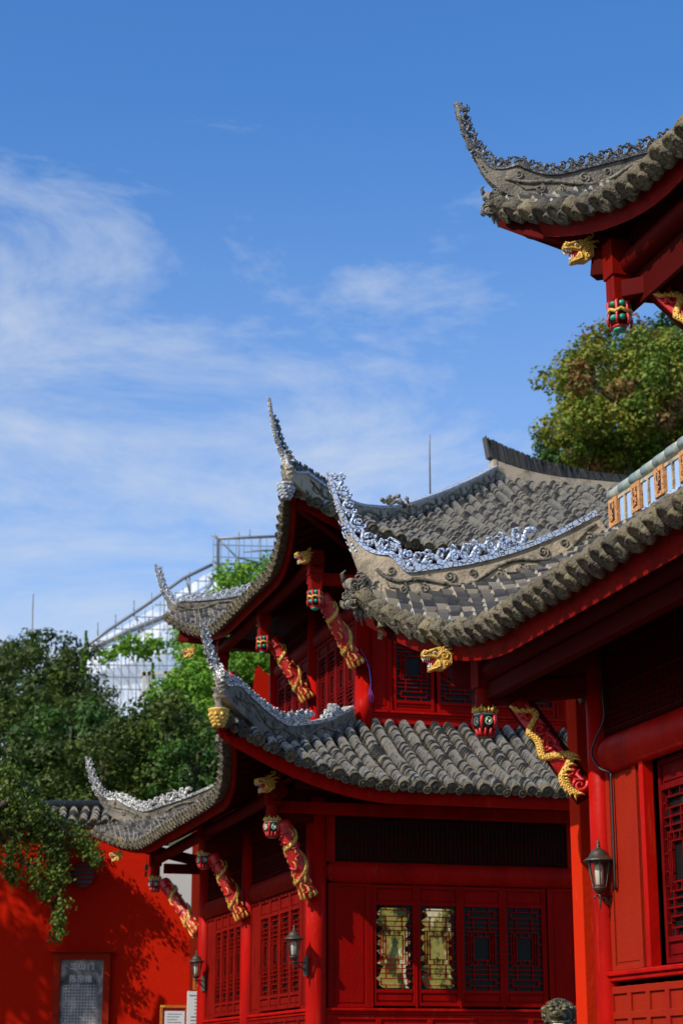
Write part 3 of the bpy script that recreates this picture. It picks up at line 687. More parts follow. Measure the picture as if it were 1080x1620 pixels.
def pendant_b():
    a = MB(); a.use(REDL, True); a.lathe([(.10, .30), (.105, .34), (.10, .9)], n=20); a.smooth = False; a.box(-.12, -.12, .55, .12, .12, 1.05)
    root = a.build('hanging_post', None, bev=.008)
    c = MB(); c.use(BLACK, True); c.lathe([(.07, .06), (.105, .09), (.118, .16), (.118, .24), (.10, .31), (.09, .34)], n=20)
    c.use(MINT); c.lathe([(.118, .245), (.126, .25), (.126, .265), (.118, .27)], n=20)
    c.use(TEAL); c.lathe([(.05, 0), (.066, .006), (.066, .022)], n=16)
    c.use(CRED)
    for k in range(10):
        an = 2*PI*k/10; d = V((math.cos(an), math.sin(an), 0)); c.tube([d*.06+V((0, 0, .015)), d*.088+V((0, 0, .05)), d*.112+V((0, 0, .10))], [.02, .026, .012], 7)
    for k in range(5):
        an = 2*PI*k/5+.3; d = V((math.cos(an), math.sin(an), 0)); t = V((-d.y, d.x, 0))
        c.use(CRED); c.tube([d*.122+V((0, 0, .25)), d*.132+V((0, 0, .18)), d*.118+V((0, 0, .09))], [.022, .026, .018], 7)
        a2 = an+PI/5; d = V((math.cos(a2), math.sin(a2), 0)); t = V((-d.y, d.x, 0))
        c.use(MINT); c.tube([d*.122+t*(.036*math.cos(q))+V((0, 0, .175+.042*math.sin(q))) for q in [2*PI*i/12 for i in range(13)]], .009, 5)
        c.use(IVORY); c.ball(d*.114+t*.014+V((0, 0, .17)), (.022, .022, .022), 8, 5); c.use(GOLD); c.ball(d*.116-t*.016+V((0, 0, .19)), (.02, .02, .018), 8, 5)
        c.use(GOLD); 
        for s_ in (-1, 0, 1): c.tube([d*.10+t*s_*.03+V((0, 0, .27)), d*.128+t*s_*.045+V((0, 0, .305)), d*.12+t*s_*.055+V((0, 0, .345-.015*abs(s_)))], [.022, .024, .006], 6)
        d2 = V((math.cos(an), math.sin(an), 0)); c.tube([d2*.11+V((0, 0, .28)), d2*.128+V((0, 0, .33)), d2*.10+V((0, 0, .37))], [.024, .018, .004], 6)
    c.build('carved_drop', root, fixn=False, world=False)
    return root
def dragon_head():
    """carved beam end, snout towards -x, origin at the neck, .36 long"""
    S = [(-.34, .045), (-.335, .075), (-.315, .09), (-.29, .082), (-.27, .085), (-.25, .10), (-.21, .112), (-.17, .125), (-.13, .135), (-.10, .12), (-.07, .10), (-.03, .085), (.0, .08), (.0, -.06), (-.035, -.075), (-.06, -.10), (-.10, -.125), (-.15, -.128), (-.20, -.125), (-.235, -.145), (-.262, -.148), (-.272, -.12), (-.25, -.10), (-.215, -.075), (-.19, -.045), (-.175, -.01), (-.20, .0), (-.25, .005), (-.30, .010), (-.335, .02)]
    th = .055; a = MB(); a.use(GOLD)
    f = [a.vert((x, -th, z)) for x, z in S]; b = [a.vert((x, th, z)) for x, z in S]; n = len(S)
    a.face(f); a.face(b[::-1])
    for i in range(n): a.face([f[i], f[(i+1) % n], b[(i+1) % n], b[i]])
    root = a.build('dragon_head', None, bev=.012)
    d = MB(); d.use(GOLD, True)
    for sd in (-1, 1):
        y = sd*(th+.004)
        def t(pts, r): d.tube([(x, y, z) for x, z in pts], r, 6)
        d.use(GOLD); t(spiral(-.312, .058, .026, 1.2, 2, -1, 10), .010); t(spiral(-.09, .03, .05, 1.4, 2.5, -1, 16), .013); t(spiral(-.07, -.06, .038, 1.3, 0, 1, 14), .012)
        t([(-.30, .075), (-.26, .07), (-.22, .09), (-.18, .10)], .013); t([(-.17, -.02), (-.14, -.05), (-.14, -.09), (-.18, -.11), (-.235, -.125)], .014)
        t([(-.33, .015), (-.27, .02), (-.22, .02), (-.17, .01), (-.13, .05), (-.12, .09)], .012)
        d.use(IVORY); d.ball((-.20, y, .062), (.022, .014, .016), 8, 5); d.use(BLACK); d.ball((-.205, y+sd*.010, .062), (.009, .008, .009), 6, 4)
        d.use(IVORY)
        for x in (-.315, -.29, -.265): d.tube([(x, y*.8, .012), (x+.006, y*.8, -.028)], [.010, .003], 5)
        for x in (-.255, -.235): d.tube([(x, y*.8, -.105), (x-.004, y*.8, -.055)], [.010, .003], 5)
        d.use(GOLD); d.tube([(-.11, y*.7, .11), (-.07, y*.7, .15), (-.02, y*.7, .165), (.0, y*.7, .20), (-.012, y*.7, .225), (-.035, y*.7, .215)], [.016, .016, .015, .014, .012, .008], 6)
        d.tube([(-.08, y*.7, .09), (-.02, y*.7, .11), (.04, y*.7, .13), (.07, y*.7, .11)], [.02, .018, .014, .004], 6)
        d.tube([(-.06, y*.7, .05), (.0, y*.7, .06), (.05, y*.7, .04)], [.02, .016, .004], 6)
    d.use(IVORY); d.box(-.268, -.03, -.095, -.215, .03, -.082)
    d.use(CRED); d.tube([(-.15, 0, -.03), (-.20, 0, -.025), (-.25, 0, -.045), (-.275, 0, -.035)], [.05, .04, .028, .01], 8)
    d.build('painted_face', root, fixn=False, world=False)
    return root
STR_R = strut_round(1.2); STR_B = strut_board(1.55); PA = pendant_a(); PB = pendant_b(); DH = dragon_head()
used = set()
def put(proto, M, parent):
    if proto.name in used: return inst(proto, M, parent)
    used.add(proto.name); return moveto(proto, M, parent)
def strut(proto, a, b, parent, L0, side=V((-.3, -1, 0))):
    a = V(a); b = V(b); k = (b-a).length/L0; z = (b-a).normalized(); y = -(side-z*side.dot(z)).normalized(); x = y.cross(z)
    M = Matrix(((x.x, y.x, z.x*k, a.x), (x.y, y.y, z.y*k, a.y), (x.z, y.z, z.z*k, a.z), (0, 0, 0, 1)))
    return put(proto, M, parent)
def head(parent, x, y, z, rz=0, s=1.0):
    return put(DH, Matrix.Translation((x, y, z)) @ Matrix.Rotation(rz, 4, 'Z') @ Matrix.Scale(s, 4), parent)

# ================================================================== GROUND
def flat(name, x0, y0, x1, y1, z, m, n=1):
    mb = MB(); mb.use(m); mb.grid([[(x0+(x1-x0)*i/n, y0+(y1-y0)*j/n, z) for j in range(n+1)] for i in range(n+1)]); o = mb.build(name); return tag(o, kind='structure')
flat('ground', -1500, -1500, 1500, 2500, 0, EARTH)
flat('courtyard_paving', -14, -12, 26, 47.5, .006, CEMENT)
mb = MB(); mb.use(CEMENT); mb.box(7.0, 28.9, .01, 13.8, 41.2, .95); mb.box(7.0, 7, .01, 14.0, 20.9, .95); tag(mb.build('stone_terrace', bev=.03), kind='structure')
def hillz(x, y):
    t = max(0., min(1., (y-51)/48)); z = 15*t*t*(3-2*t)
    if y > 99: z += (y-99)*.03
    u = max(0., min(1., (x-16)/16)); z += 6*u*max(0., min(1., (y-48)/14))
    return z+(noise.noise(V((x*.05, y*.05, 0)))*1.2 if y > 55 else 0)
mb = MB(); mb.use(EARTH, True); mb.grid([[(-60+160*i/50, 50+160*j/50, hillz(-60+160*i/50, 50+160*j/50)-.05 if j else -.3) for j in range(51)] for i in range(51)])
tag(mb.build('hill'), kind='structure')

# ================================================================== MIDDLE PAVILION
P = empty('temple_pavilion', (8.29, 30.65, 0), 'two storey red temple pavilion with upturned grey tile roofs, standing beyond the nearest hall', 'temple pavilion')
CX, CY = 8.29, 30.65
column(P, CX, CY, .95, 5.95, .17); column(P, CX, 35.4, .95, 5.95, .165); column(P, CX, 39.35, .95, 5.95, .165); column(P, 13.05, CY, .95, 5.95, .17)
core = MB(); core.use(DARK); core.box(8.85, 31.2, 1, 12.9, 39.0, 6.0); core.box(9.9, 32.2, 6.1, 12.9, 37.6, 10.3); core.build('dark_interior', P)  # black boxes added to fill the rooms and stop light leaks
def wallband(root, M, s0, s1, z0, z1, m=DARKW, y0=-.07, y1=-.02, name='wall_board'):
    mb = MB(M); mb.use(m); mb.box(s0, y0, z0, s1, y1, z1); return mb.build(name, root)
# front, facing the camera
M, L = frame(CX, CY, 13.05, CY)
wallband(P, M, 0, L, .95, 2.4); 
dado(P, M, .17, L-.17, 1.0, 2.46, 5); sill(P, M, .15, L-.15, 2.56)
blank(P, M, .20, .93, 2.565, 4.56); blank(P, M, 4.06, L-.15, 2.565, 4.56)
for i in range(4):
    s0 = .965+.765*i
    leaf(P, M, s0, s0+.75, 2.60, 4.55, 2.86, 4.22, glass=GLASS, lit=(i < 2), label=('lattice window leaf with a painted yellow-green glow' if i < 2 else None))
mb = MB(M); mb.use(REDW)
for i in range(5): mb.box(.94+.765*i-.006, -.05, 2.57, .94+.765*i+.022, .05, 4.57)
mb.build('mullions', P, bev=.006)
logbeam(P, M, .15, L-.12, 4.74, .175)
clerestory(P, M, .30, L-.15, 4.92, 5.66)
for a_ in (.14, L-.3):
    mb = MB(M); mb.use(RED); mb.box(a_, -.06, 4.9, a_+.17, .03, 5.7); mb.build('clerestory_post', P)
squarebeam(P, (7.5, CY-.14, 5.76), (13.2, CY-.14, 5.76), .16, .20, RED, 'eave_beam')
wallband(P, M, -.2, L, 5.86, 6.5, DARKW, -.1, .1)
# left, receding
def leftbay(root, y0, y1, X, zs, nleaf, l0, l1, r=.17, zoff=0):
    M, L = frame(X, y1, X, y0)      # from far to near so that outward = -x
    z = lambda v: v+zoff
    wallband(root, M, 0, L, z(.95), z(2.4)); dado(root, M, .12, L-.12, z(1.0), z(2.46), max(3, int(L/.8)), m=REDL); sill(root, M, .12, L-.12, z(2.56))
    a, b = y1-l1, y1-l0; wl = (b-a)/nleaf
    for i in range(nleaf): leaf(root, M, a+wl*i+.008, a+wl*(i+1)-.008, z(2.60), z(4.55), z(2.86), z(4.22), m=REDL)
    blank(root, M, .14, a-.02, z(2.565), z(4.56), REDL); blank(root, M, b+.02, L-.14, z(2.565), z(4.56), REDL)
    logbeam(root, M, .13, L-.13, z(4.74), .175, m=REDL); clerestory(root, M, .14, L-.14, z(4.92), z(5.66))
    wallband(root, M, 0, L, z(5.66), z(6.35), DARKW, -.1, .05)
leftbay(P, CY, 35.4, CX, None, 4, 31.55, 34.45); leftbay(P, 35.4, 39.35, CX, None, 4, 35.95, 38.3)
squarebeam(P, (CX, 39.35, 3), (12.9, 39.35, 3), .1, 5.5, RED, 'rear_wall'); squarebeam(P, (13.05, CY, 3.4), (13.05, 39.35, 3.4), .1, 5.0, RED, 'side_wall')
# eave purlin, tie beams, posts, struts, dragon heads (left side)
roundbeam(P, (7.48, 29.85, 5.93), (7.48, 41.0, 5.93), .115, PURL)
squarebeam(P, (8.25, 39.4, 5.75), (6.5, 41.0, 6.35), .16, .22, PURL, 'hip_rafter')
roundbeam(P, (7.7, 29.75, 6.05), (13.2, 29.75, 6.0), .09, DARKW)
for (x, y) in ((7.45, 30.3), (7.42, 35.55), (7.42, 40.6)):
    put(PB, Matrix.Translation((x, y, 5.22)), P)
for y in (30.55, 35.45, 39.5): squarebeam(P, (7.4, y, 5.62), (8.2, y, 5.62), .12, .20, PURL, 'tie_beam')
strut(STR_R, (8.12, 30.45, 4.30), (7.60, 30.25, 5.50), P, 1.2); strut(STR_R, (8.14, 35.30, 4.30), (7.58, 35.45, 5.50), P, 1.2); strut(STR_R, (8.16, 39.5, 4.30), (7.58, 40.4, 5.45), P, 1.2)
head(P, 7.36, 29.85, 6.02, .25); head(P, 6.75, 40.95, 6.0, -.3, .8)
# hip rafter under the near corner
LOWL = Slope((6.7, 29.1), (0, 1), (1, 0), 12.1-.55, 2.5, 5.98, 1.42, 1.12, .55, 3.1, 'hip', .80, 'cut', 3.8)
LOWF = Slope((6.7, 29.1), (1, 0), (0, 1), 6.6, 2.5, 5.98, 1.42, 1.12, .55, 3.1, 'hip')
rf = tag(empty('lower_roof', (6.7, 29.1, 0), None, None)); attach(rf, P); 
def sub_empty(name, parent):
    o = bpy.data.objects.new(name, None); COL.objects.link(o); o.parent = parent; o.matrix_parent_inverse = Matrix.Identity(4)
    WM[o.name] = WM[parent.name]; o.empty_display_size = .2; return o
bpy.data.objects.remove(rf)
tile_slope(LOWF, P, pitch=.275, seg=.072); tile_slope(LOWL, P, seg=.09)
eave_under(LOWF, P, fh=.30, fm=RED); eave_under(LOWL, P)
squarebeam(P, (8.2, 30.5, 6.35), (6.35, 28.75, 6.72), .15, .20, PURL, 'hip_rafter')
def corner_hip(sl, horn, n=5, dz=.0, top=None):
    D = sl.D if top is None else top
    pts = [sl.P(D*(1-i/n)-(sl.fl)*(i/n), D*(1-i/n)-(sl.fl)*(i/n), dz) for i in range(n+1)]
    return pts[:-2]+[V(h) for h in horn]
hp = corner_hip(LOWF, [at(362, 1105, 28.42), at(338, 1063, 28.36), at(323, 1022, 28.32), at(318, 988, 28.3)])
r, p2, L2, uh = ridge(P, hp, h=.27, w=.16, mplast=PLG, msil=WHITE, horn=1.35, name='hip_ridge')
o = ornament(r, p2, L2, 1.3, L2[-1]-.06, .20, WHITE, th=.030, taper=.5)
mb = MB(); mb.use(WHITE)
p, t = along(p2, L2, .95); 
for k in range(5):
    for q in range(3-abs(k-2) if k != 2 else 3):
        a, t = along(p2, L2, .42+.13*k); mb.box(a.x-.07, a.y-.06, a.z-.02+.07*q, a.x+.06+.01*q, a.y+.05, a.z+.055+.07*q)
mb.build('stepped_finial', r, bev=.012)
# lotus cup under the corner
def cup(root, x, y, z, mcup, s=1.0):
    mb = MB(); mb.use(mcup, True); mb.lathe([(.02*s, -.20*s), (.07*s, -.17*s), (.115*s, -.08*s), (.13*s, .0), (.145*s, .03*s), (.15*s, .05*s), (.11*s, .06*s)], (x, y, z), 18)
    for k in range(4):
        for q in range(9-k):
            an = 2*PI*(q+.5*(k % 2))/(9-k); rr = (.118-.018*k)*s; mb.ball((x+math.cos(an)*rr, y+math.sin(an)*rr, z-.03*s-.045*k*s), (.030*s, .030*s, .034*s), 8, 6)
    o = mb.build('lotus_bracket', root, fixn=False)
    m2 = MB(); m2.use(GREL, True); m2.lathe([(.07*s, .05*s), (.08*s, .08*s), (.055*s, .13*s), (.075*s, .18*s), (.09*s, .24*s), (.06*s, .29*s), (.095*s, .31*s), (.10*s, .34*s), (.05*s, .35*s)], (x, y, z), 14)
    m2.ball((x, y, z+.20*s), .075*s, 8, 6, .06); m2.build('carved_figure', o, fixn=False); return o
cup(P, 6.13, 28.47, 6.90, YEL if False else GOLD, 1.15)
# far verge of the lower left slope
def verge_path(sl, mirror, D, over=0, n=6, dz=0.):
    P_ = []
    for i in range(n+1):
        t = D*(1-i/n)-sl.fl*(i/n)*1.0; s_ = (sl.L+sl.fl*(sl.g(t)) if mirror else -sl.fl*sl.g(t))
        s_ = (sl.L+sl.fl*max(0, 1-(t+sl.fl)/sl.Dc) if mirror else -sl.fl*max(0, 1-(t+sl.fl)/sl.Dc))
        P_.append(sl.P(s_, t, dz))
    return P_
vp = verge_path(LOWL, True, 2.5)
c = vp[-1]
r, p2, L2, uh = ridge(P, vp[:-2]+[at(176, 1281, 41.45), at(153, 1255, 41.5), at(141, 1226, 41.5), at(135, 1197, 41.5)], h=.26, w=.16, mplast=PLG, msil=WHITE, horn=1.35, name='verge_ridge')
ornament(r, p2, L2, .9, L2[-1]-.05, .20, WHITE, th=.036, taper=.55, seedn=8)
# upper storey
UX, UY = 9.4, 31.6
for y in (UY, 34.9, 38.0): column(P, UX, y, 7.2, 10.3, .15)
column(P, 13.3, UY, 7.2, 10.3, .15)
def upbay(root, M, L, leaves, z0=7.45, m=None):
    m = m or REDW
    wallband(root, M, 0, L, z0-.3, z0+.4, m, -.06, -.01); sill(root, M, .1, L-.1, z0+.22); wallband(root, M, .1, L-.1, z0+.0, z0+.12, RED, -.02, .03, 'base_rail')
    for a, b in leaves: leaf(root, M, a, b, z0+.23, 9.40, z0+.42, 9.12, m=m)
    e = [0]+[v for l in leaves for v in l]+[L]
    for a, b in zip(e[::2], e[1::2]):
        if b-a > .12: blank(root, M, a+.02, b-.02, z0+.23, 9.40, m)
    logbeam(root, M, .12, L-.12, 9.56, .15, m=m); clerestory(root, M, .13, L-.13, 9.70, 10.2); wallband(root, M, 0, L, 10.2, 10.7, DARKW, -.1, .05)
M, L = frame(UX, UY, 13.3, UY); upbay(P, M, L, [(.54, 1.30), (1.36, 2.12), (2.16, 2.92), (2.96, 3.6)])
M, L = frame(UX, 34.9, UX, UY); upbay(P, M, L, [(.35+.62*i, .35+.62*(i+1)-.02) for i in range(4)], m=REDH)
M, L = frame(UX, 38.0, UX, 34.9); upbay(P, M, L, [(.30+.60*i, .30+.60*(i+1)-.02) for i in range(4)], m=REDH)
squarebeam(P, (UX, 38.0, 8.8), (13.2, 38.0, 8.8), .1, 3.3, RED, 'rear_wall'); squarebeam(P, (13.3, UY, 8.8), (13.3, 38.0, 8.8), .1, 3.0, RED, 'side_wall')
roundbeam(P, (8.35, 30.75, 10.12), (8.35, 39.4, 10.12), .11, PURL)
squarebeam(P, (9.4, 38.0, 10.1), (7.65, 39.6, 10.6), .16, .22, PURL, 'hip_rafter')
squarebeam(P, (8.3, 31.35, 9.92), (13.4, 31.35, 9.92), .15, .2, RED, 'eave_beam')
for y, z in ((31.1, 9.28), (34.9, 9.28), (38.6, 9.28)): put(PA, Matrix.Translation((8.36, y-.05, z)), P)
strut(STR_R, (9.24, 31.45, 8.42), (8.52, 31.2, 9.60), P, 1.2); strut(STR_R, (9.25, 34.8, 8.42), (8.52, 34.9, 9.60), P, 1.2); strut(STR_R, (9.25, 38.05, 8.42), (8.50, 38.5, 9.60), P, 1.2)
head(P, 8.22, 30.9, 10.15, .25, .85); head(P, 7.9, 39.35, 10.2, -.3, .8)
UPL = Slope((7.85, 30.0), (0, 1), (1, 0), 9.45, 5.7, 10.22, 3.26, 1.05, .48, 3.2, 'hip', 1.05, 'cut', 5.4)
UPF = Slope((7.85, 30.0), (1, 0), (0, 1), 7.9, 5.7, 10.22, 3.26, 1.05, .48, 3.2, 'hip', .95, 'cut', 5.4)
tile_slope(UPF, P, pitch=.26, seg=.072); tile_slope(UPL, P, seg=.10)
eave_under(UPF, P, tin=2.5); eave_under(UPL, P, tin=2.5)
squarebeam(P, (9.3, 31.5, 10.5), (7.62, 29.8, 10.85), .14, .18, PURL, 'hip_rafter')
hp = corner_hip(UPF, [at(470, 766, 29.5), at(446, 722, 29.42), at(432, 678, 29.36), at(424, 630, 29.33)], n=8)
r, p2, L2, uh = ridge(P, hp, h=.25, w=.16, mplast=PLB, msil=BLUES, horn=1.75, name='hip_ridge', tipr=.02)
ornament(r, p2, L2, L2[-1]-3.3, L2[-1]-.3, .19, DARKORN, th=.026, taper=.5, seedn=5)
mb = MB(); mb.use(GREL, True)
a, t = along(p2, L2, 4.9)
for k in range(46):
    an = random.uniform(0, PI); rr = random.uniform(.05, .26); mb.ball((a.x+math.cos(an)*rr*1.2, a.y+random.uniform(-.03, .03), a.z+math.sin(an)*rr*.75), random.uniform(.025, .05), 7, 5, .1)
mb.build('cloud_rosette', r, fixn=False)
cup(P, 7.44, 29.52, 10.98, BLUES, 1.1)
vp = verge_path(UPL, True, 3.2); c = vp[-1]
r, p2, L2, uh = ridge(P, vp[:-2]+[at(282, 969, 39.95), at(263, 947, 40.0), at(252, 923, 40.0), at(245, 893, 40.0)], h=.24, w=.16, mplast=PLG, msil=BLUES, horn=1.25, name='verge_ridge')
ornament(r, p2, L2, .9, L2[-1]-.05, .20, BLUES, th=.036, taper=.55, seedn=9)
# main ridge
zr = UPF.z(5.7, 5.7); Yr = 35.7
mb = MB(); mb.use(PLB); xs = [13.5+i*.25 for i in range(15)]
def rz_(x): return .42*max(0, 1-(x-13.5)/1.7)**2
mb.grid([[(x, Yr-.1, zr-.15), (x, Yr-.1, zr+.16+rz_(x)*.6), (x, Yr+.1, zr+.16+rz_(x)*.6), (x, Yr+.1, zr-.15)] for x in xs]); mb.box(13.43, Yr-.12, zr-.3, 13.51, Yr+.12, zr+.42)
rr_ = mb.build('main_ridge', P)
mt = MB(); mt.use(TILE)
x = 13.37
while x < 16.9:
    zz = zr+.17+rz_(x)*.62; hgt = .17+.28*max(0, 1-(x-13.35)/2.6); mt.rnd = random.random()*.16; ln = random.uniform(-.10, -.05)
    mt.bar((x, Yr, zz), (x+ln, Yr, zz+hgt+random.uniform(-.012, .012)), .21, .024, up=V((1, 0, 0))); x += .034
mt.build('stacked_ridge_tiles', rr_, fixn=False)
# rear slopes so that the roof is closed
mb = MB(); mb.use(TILE); mb.rnd = .2
mb.face([mb.vert(p) for p in ((13.55, Yr, zr), (16.3, Yr, zr), (16.3, 39.4, 10.3), (8.4, 39.4, 10.3))]); mb.build('rear_slope', P)
mb = MB(); mb.use(REDW); mb.face([mb.vert(UPF.P(7.6, t_, -.22)) for t_ in (.6, 1.6, 2.6, 3.6, 4.6, 5.6)]+[mb.vert((15.45, 38.9, 10.4))]); mb.build('gable_wall', P)
mb = MB(); mb.use(STEEL, True); q = at(680, 775, 34.0); mb.tube([q-V((0, 0, .3)), q+V((0, 0, 1.0)), at(680, 688, 34.0)], [.018, .016, .010], 8); tag(mb.build('lightning_rod'), 'thin grey lightning rod standing behind the upper roof ridge', 'lightning rod')

# ================================================================== NEAR HALL
H = empty('temple_hall', (8.25, 18.8, 0), 'nearest red temple hall at the right edge, with blue glazed ridge wall', 'temple hall')
column(H, 8.25, 18.8, .95, 6.1, .145, 'sunlit corner column carrying a wall lamp'); column(H, 8.25, 14.6, .95, 6.1, .145)
core = MB(); core.use(DARK); core.box(8.7, 8.2, 1, 13.2, 18.6, 6.1); core.box(9.8, 8.2, 6.2, 13.2, 15.6, 10.4); core.build('dark_interior', H)
M, L = frame(8.25, 18.8, 8.25, 8.0)    # towards the camera; outward must be -x
M = Matrix(((0, -1, 0, 8.25), (-1, 0, 0, 18.8), (0, 0, 1, 0), (0, 0, 0, 1)))
def hallbay(s0, s1):
    wallband(H, M, s0, s1, .95, 2.4); dado(H, M, s0+.10, s1-.1, 1.0, 2.42, max(3, int((s1-s0)/.46)), m=REDO, dz=.29); sill(H, M, s0+.08, s1-.08, 2.57)
    blank(H, M, s0+.16, s0+.93, 2.575, 4.66, REDO); blank(H, M, s1-.85, s1-.14, 2.575, 4.66, REDO)
    for a_ in (s0+1.06, s1-.96):
        mb = MB(M); mb.use(RED); mb.box(a_, -.06, 2.57, a_+.10, .06, 4.66); mb.build('jamb', H, bev=.008)
    mb = MB(M); mb.use(DARKW); mb.box(s0+.93, -.12, 2.57, s0+1.06, -.02, 4.66); mb.build('recessed_jamb', H)
    n = 3; wl = (s1-.96-s0-1.20)/n
    Mr = M @ Matrix.Translation((0, -.13, 0))
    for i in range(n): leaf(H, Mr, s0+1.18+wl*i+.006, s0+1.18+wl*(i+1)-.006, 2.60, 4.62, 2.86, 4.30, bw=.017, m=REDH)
    logbeam(H, M, s0+.10, s1-.12, 4.80, .20, m=RED); clerestory(H, M, s0+.12, s1-.12, 5.0, 6.0, .055); wallband(H, M, s0, s1, 6.0, 6.9, DARKW, -.1, .02)
hallbay(0, 4.2); hallbay(4.2, 8.4)
squarebeam(H, (8.25, 18.8, 3.5), (13.2, 18.8, 3.5), .1, 5.1, RED, 'end_wall'); squarebeam(H, (8.25, 18.75, 6.5), (13.2, 18.75, 6.5), .1, 1.0, DARKW, 'end_wall')
NL = Slope((6.7, 20.45), (0, -1), (1, 0), 11.4, 2.5, 5.98, 1.76, 1.28, .55, 3.1, 'verge', 0, 'cut', 3.2)
tile_slope(NL, H, pitch=.275, seg=.135, endr=.105, drip=True, mossy=.8, endoff=.01)
eave_under(NL, H, fh=.31)
vp = verge_path(NL, False, 2.5); c = vp[-1]
r, p2, L2, uh = ridge(H, vp[:-1]+[at(582, 905, 20.98), at(554, 860, 21.02), at(532, 802, 21.05), at(516, 748, 21.08)], h=.305, w=.17, hsil=.07, mplast=PLB, msil=BLUE, horn=1.35, name='verge_ridge')
ornament(r, p2, L2, .75, L2[-1]-.02, .23, BLUE, th=.030, taper=.40, seedn=4)
def beast(root, x, y, z, s=1.0, m=GREL, name='corner_beast'):
    rn = random.Random(11); mb = MB(); mb.use(m, True)
    mb.ball((x+.05*s, y, z), (.15*s, .10*s, .17*s), 14, 10, .05); mb.ball((x-.06*s, y, z+.09*s), (.10*s, .085*s, .07*s), 12, 8, .05); mb.ball((x-.05*s, y, z-.11*s), (.09*s, .08*s, .06*s), 12, 8, .05)
    for k in range(46):
        a0 = rn.uniform(0, 2*PI); cx = x+rn.uniform(-.14, .20)*s; cz = z+rn.uniform(-.18, .16)*s; sd = rn.choice((-1, -1, 1)); r0 = rn.uniform(.03, .07)*s
        mb.tube([(px, y+sd*(.10-.25*abs(px-x)/s*.3)*s, pz) for px, pz in spiral(cx, cz, r0, 1.1, a0, rn.choice((-1, 1)), 9)], [(.016-.001*q)*s for q in range(10)], 5)
    mb.tube([(x-.14*s, y, z+.12*s), (x-.17*s, y, z+.2*s), (x-.13*s, y, z+.24*s)], [.03*s, .02*s, .006*s], 6)
    for q in range(4): mb.tube([(x-.02*s+.05*q*s, y-.02, z-.14*s), (x-.03*s+.05*q*s, y-.04, z-.24*s), (x-.01*s+.05*q*s, y-.03, z-(.30+.04*(q % 2))*s)], [.032*s, .024*s, .006*s], 6)
    return mb.build(name, root, fixn=False)
beast(H, c.x+.02, c.y-.02, c.z+.06, 1.15)
hip_board(H, NL, [V((6.28, 20.85, 6.62)), V((6.62, 20.5, 6.30)), V((7.0, 20.1, 6.02)), V((7.5, 19.6, 5.75)), V((8.2, 18.9, 5.65))])
# top ridge wall with glazed panels
zt = NL.z(5, 2.5); XR = 9.24
mb = MB(); mb.use(PLB); mb.box(XR, 9, zt-.3, XR+.16, 20.42, zt+.52); rw = mb.build('ridge_wall', H)
mb = MB(); mb.use(COPR, True); y = 20.5
while y > 9:
    mb.tube([(XR+.04, y, zt+.60+.02*(20.5-y)), (XR+.04, y-.325, zt+.60+.02*(20.5-y+.325))], [.082, .074], 14); y -= .33
mb.build('glazed_pipe_coping', rw)
mb = MB(); mb.use(BLUE); mb.box(XR-.03, 9, zt+.0, XR-.002, 20.46, zt+.16); mb.box(XR-.03, 9, zt-.10, XR-.003, 20.46, zt-.01); mb.build('mosaic_band', rw)
y = 20.42; k = 0
while y > 9:
    wd = .24 if k % 3 == 0 else .20; mb = MB()
    if k % 3 == 0:
        mb.use(TERR); mb.box(XR-.055, y-wd, zt+.165, XR-.001, y, zt+.515)
        mb.use(BLACK); mb.box(XR-.057, y-wd+.06, zt+.22, XR-.0545, y-.06, zt+.46)
        mb.use(TERR, True)
        for q in range(7): mb.tube([(XR-.062, yy, zz) for yy, zz in spiral(y-wd/2+random.uniform(-.04, .04), zt+.24+.03*q, .03, 1.1, random.random()*6, 1, 8)], .009, 5)
        mb.smooth = False; mb.build('terracotta_panel', rw, fixn=False)
    else:
        mb.use(CYAN); mb.box(XR-.02, y-wd+.03, zt+.165, XR-.002, y-.03, zt+.49); mb.use(PLB); mb.box(XR-.035, y-wd, zt+.163, XR-.001, y-wd+.035, zt+.516); mb.box(XR-.034, y-wd+.035, zt+.475, XR-.001, y, zt+.515)
        mb.build('glazed_panel', rw, fixn=False)
    y -= wd+.004; k += 1
# eave structure
roundbeam(H, (7.3, 19.95, 5.86), (7.3, 8.5, 5.86), .14, PURL)
squarebeam(H, (7.28, 20.0, 5.62), (7.28, 8.5, 5.62), .12, .18, DARKW, 'eave_tie')
squarebeam(H, (8.25, 18.8, 5.78), (7.05, 20.05, 5.92), .20, .34, PURL, 'hip_beam', .02); squarebeam(H, (8.2, 18.8, 5.6), (7.2, 19.7, 5.6), .16, .22, PURL, 'tie_beam')
squarebeam(H, (7.25, 19.9, 6.1), (6.55, 20.6, 6.5), .15, .2, PURL, 'hip_rafter')
put(PB, Matrix.Translation((7.24, 19.62, 5.12)), H)
strut(STR_B, (8.16, 18.98, 4.42), (7.52, 19.35, 5.52), H, 1.55)
head(H, 6.76, 19.33, 5.92, -.15, 1.0)
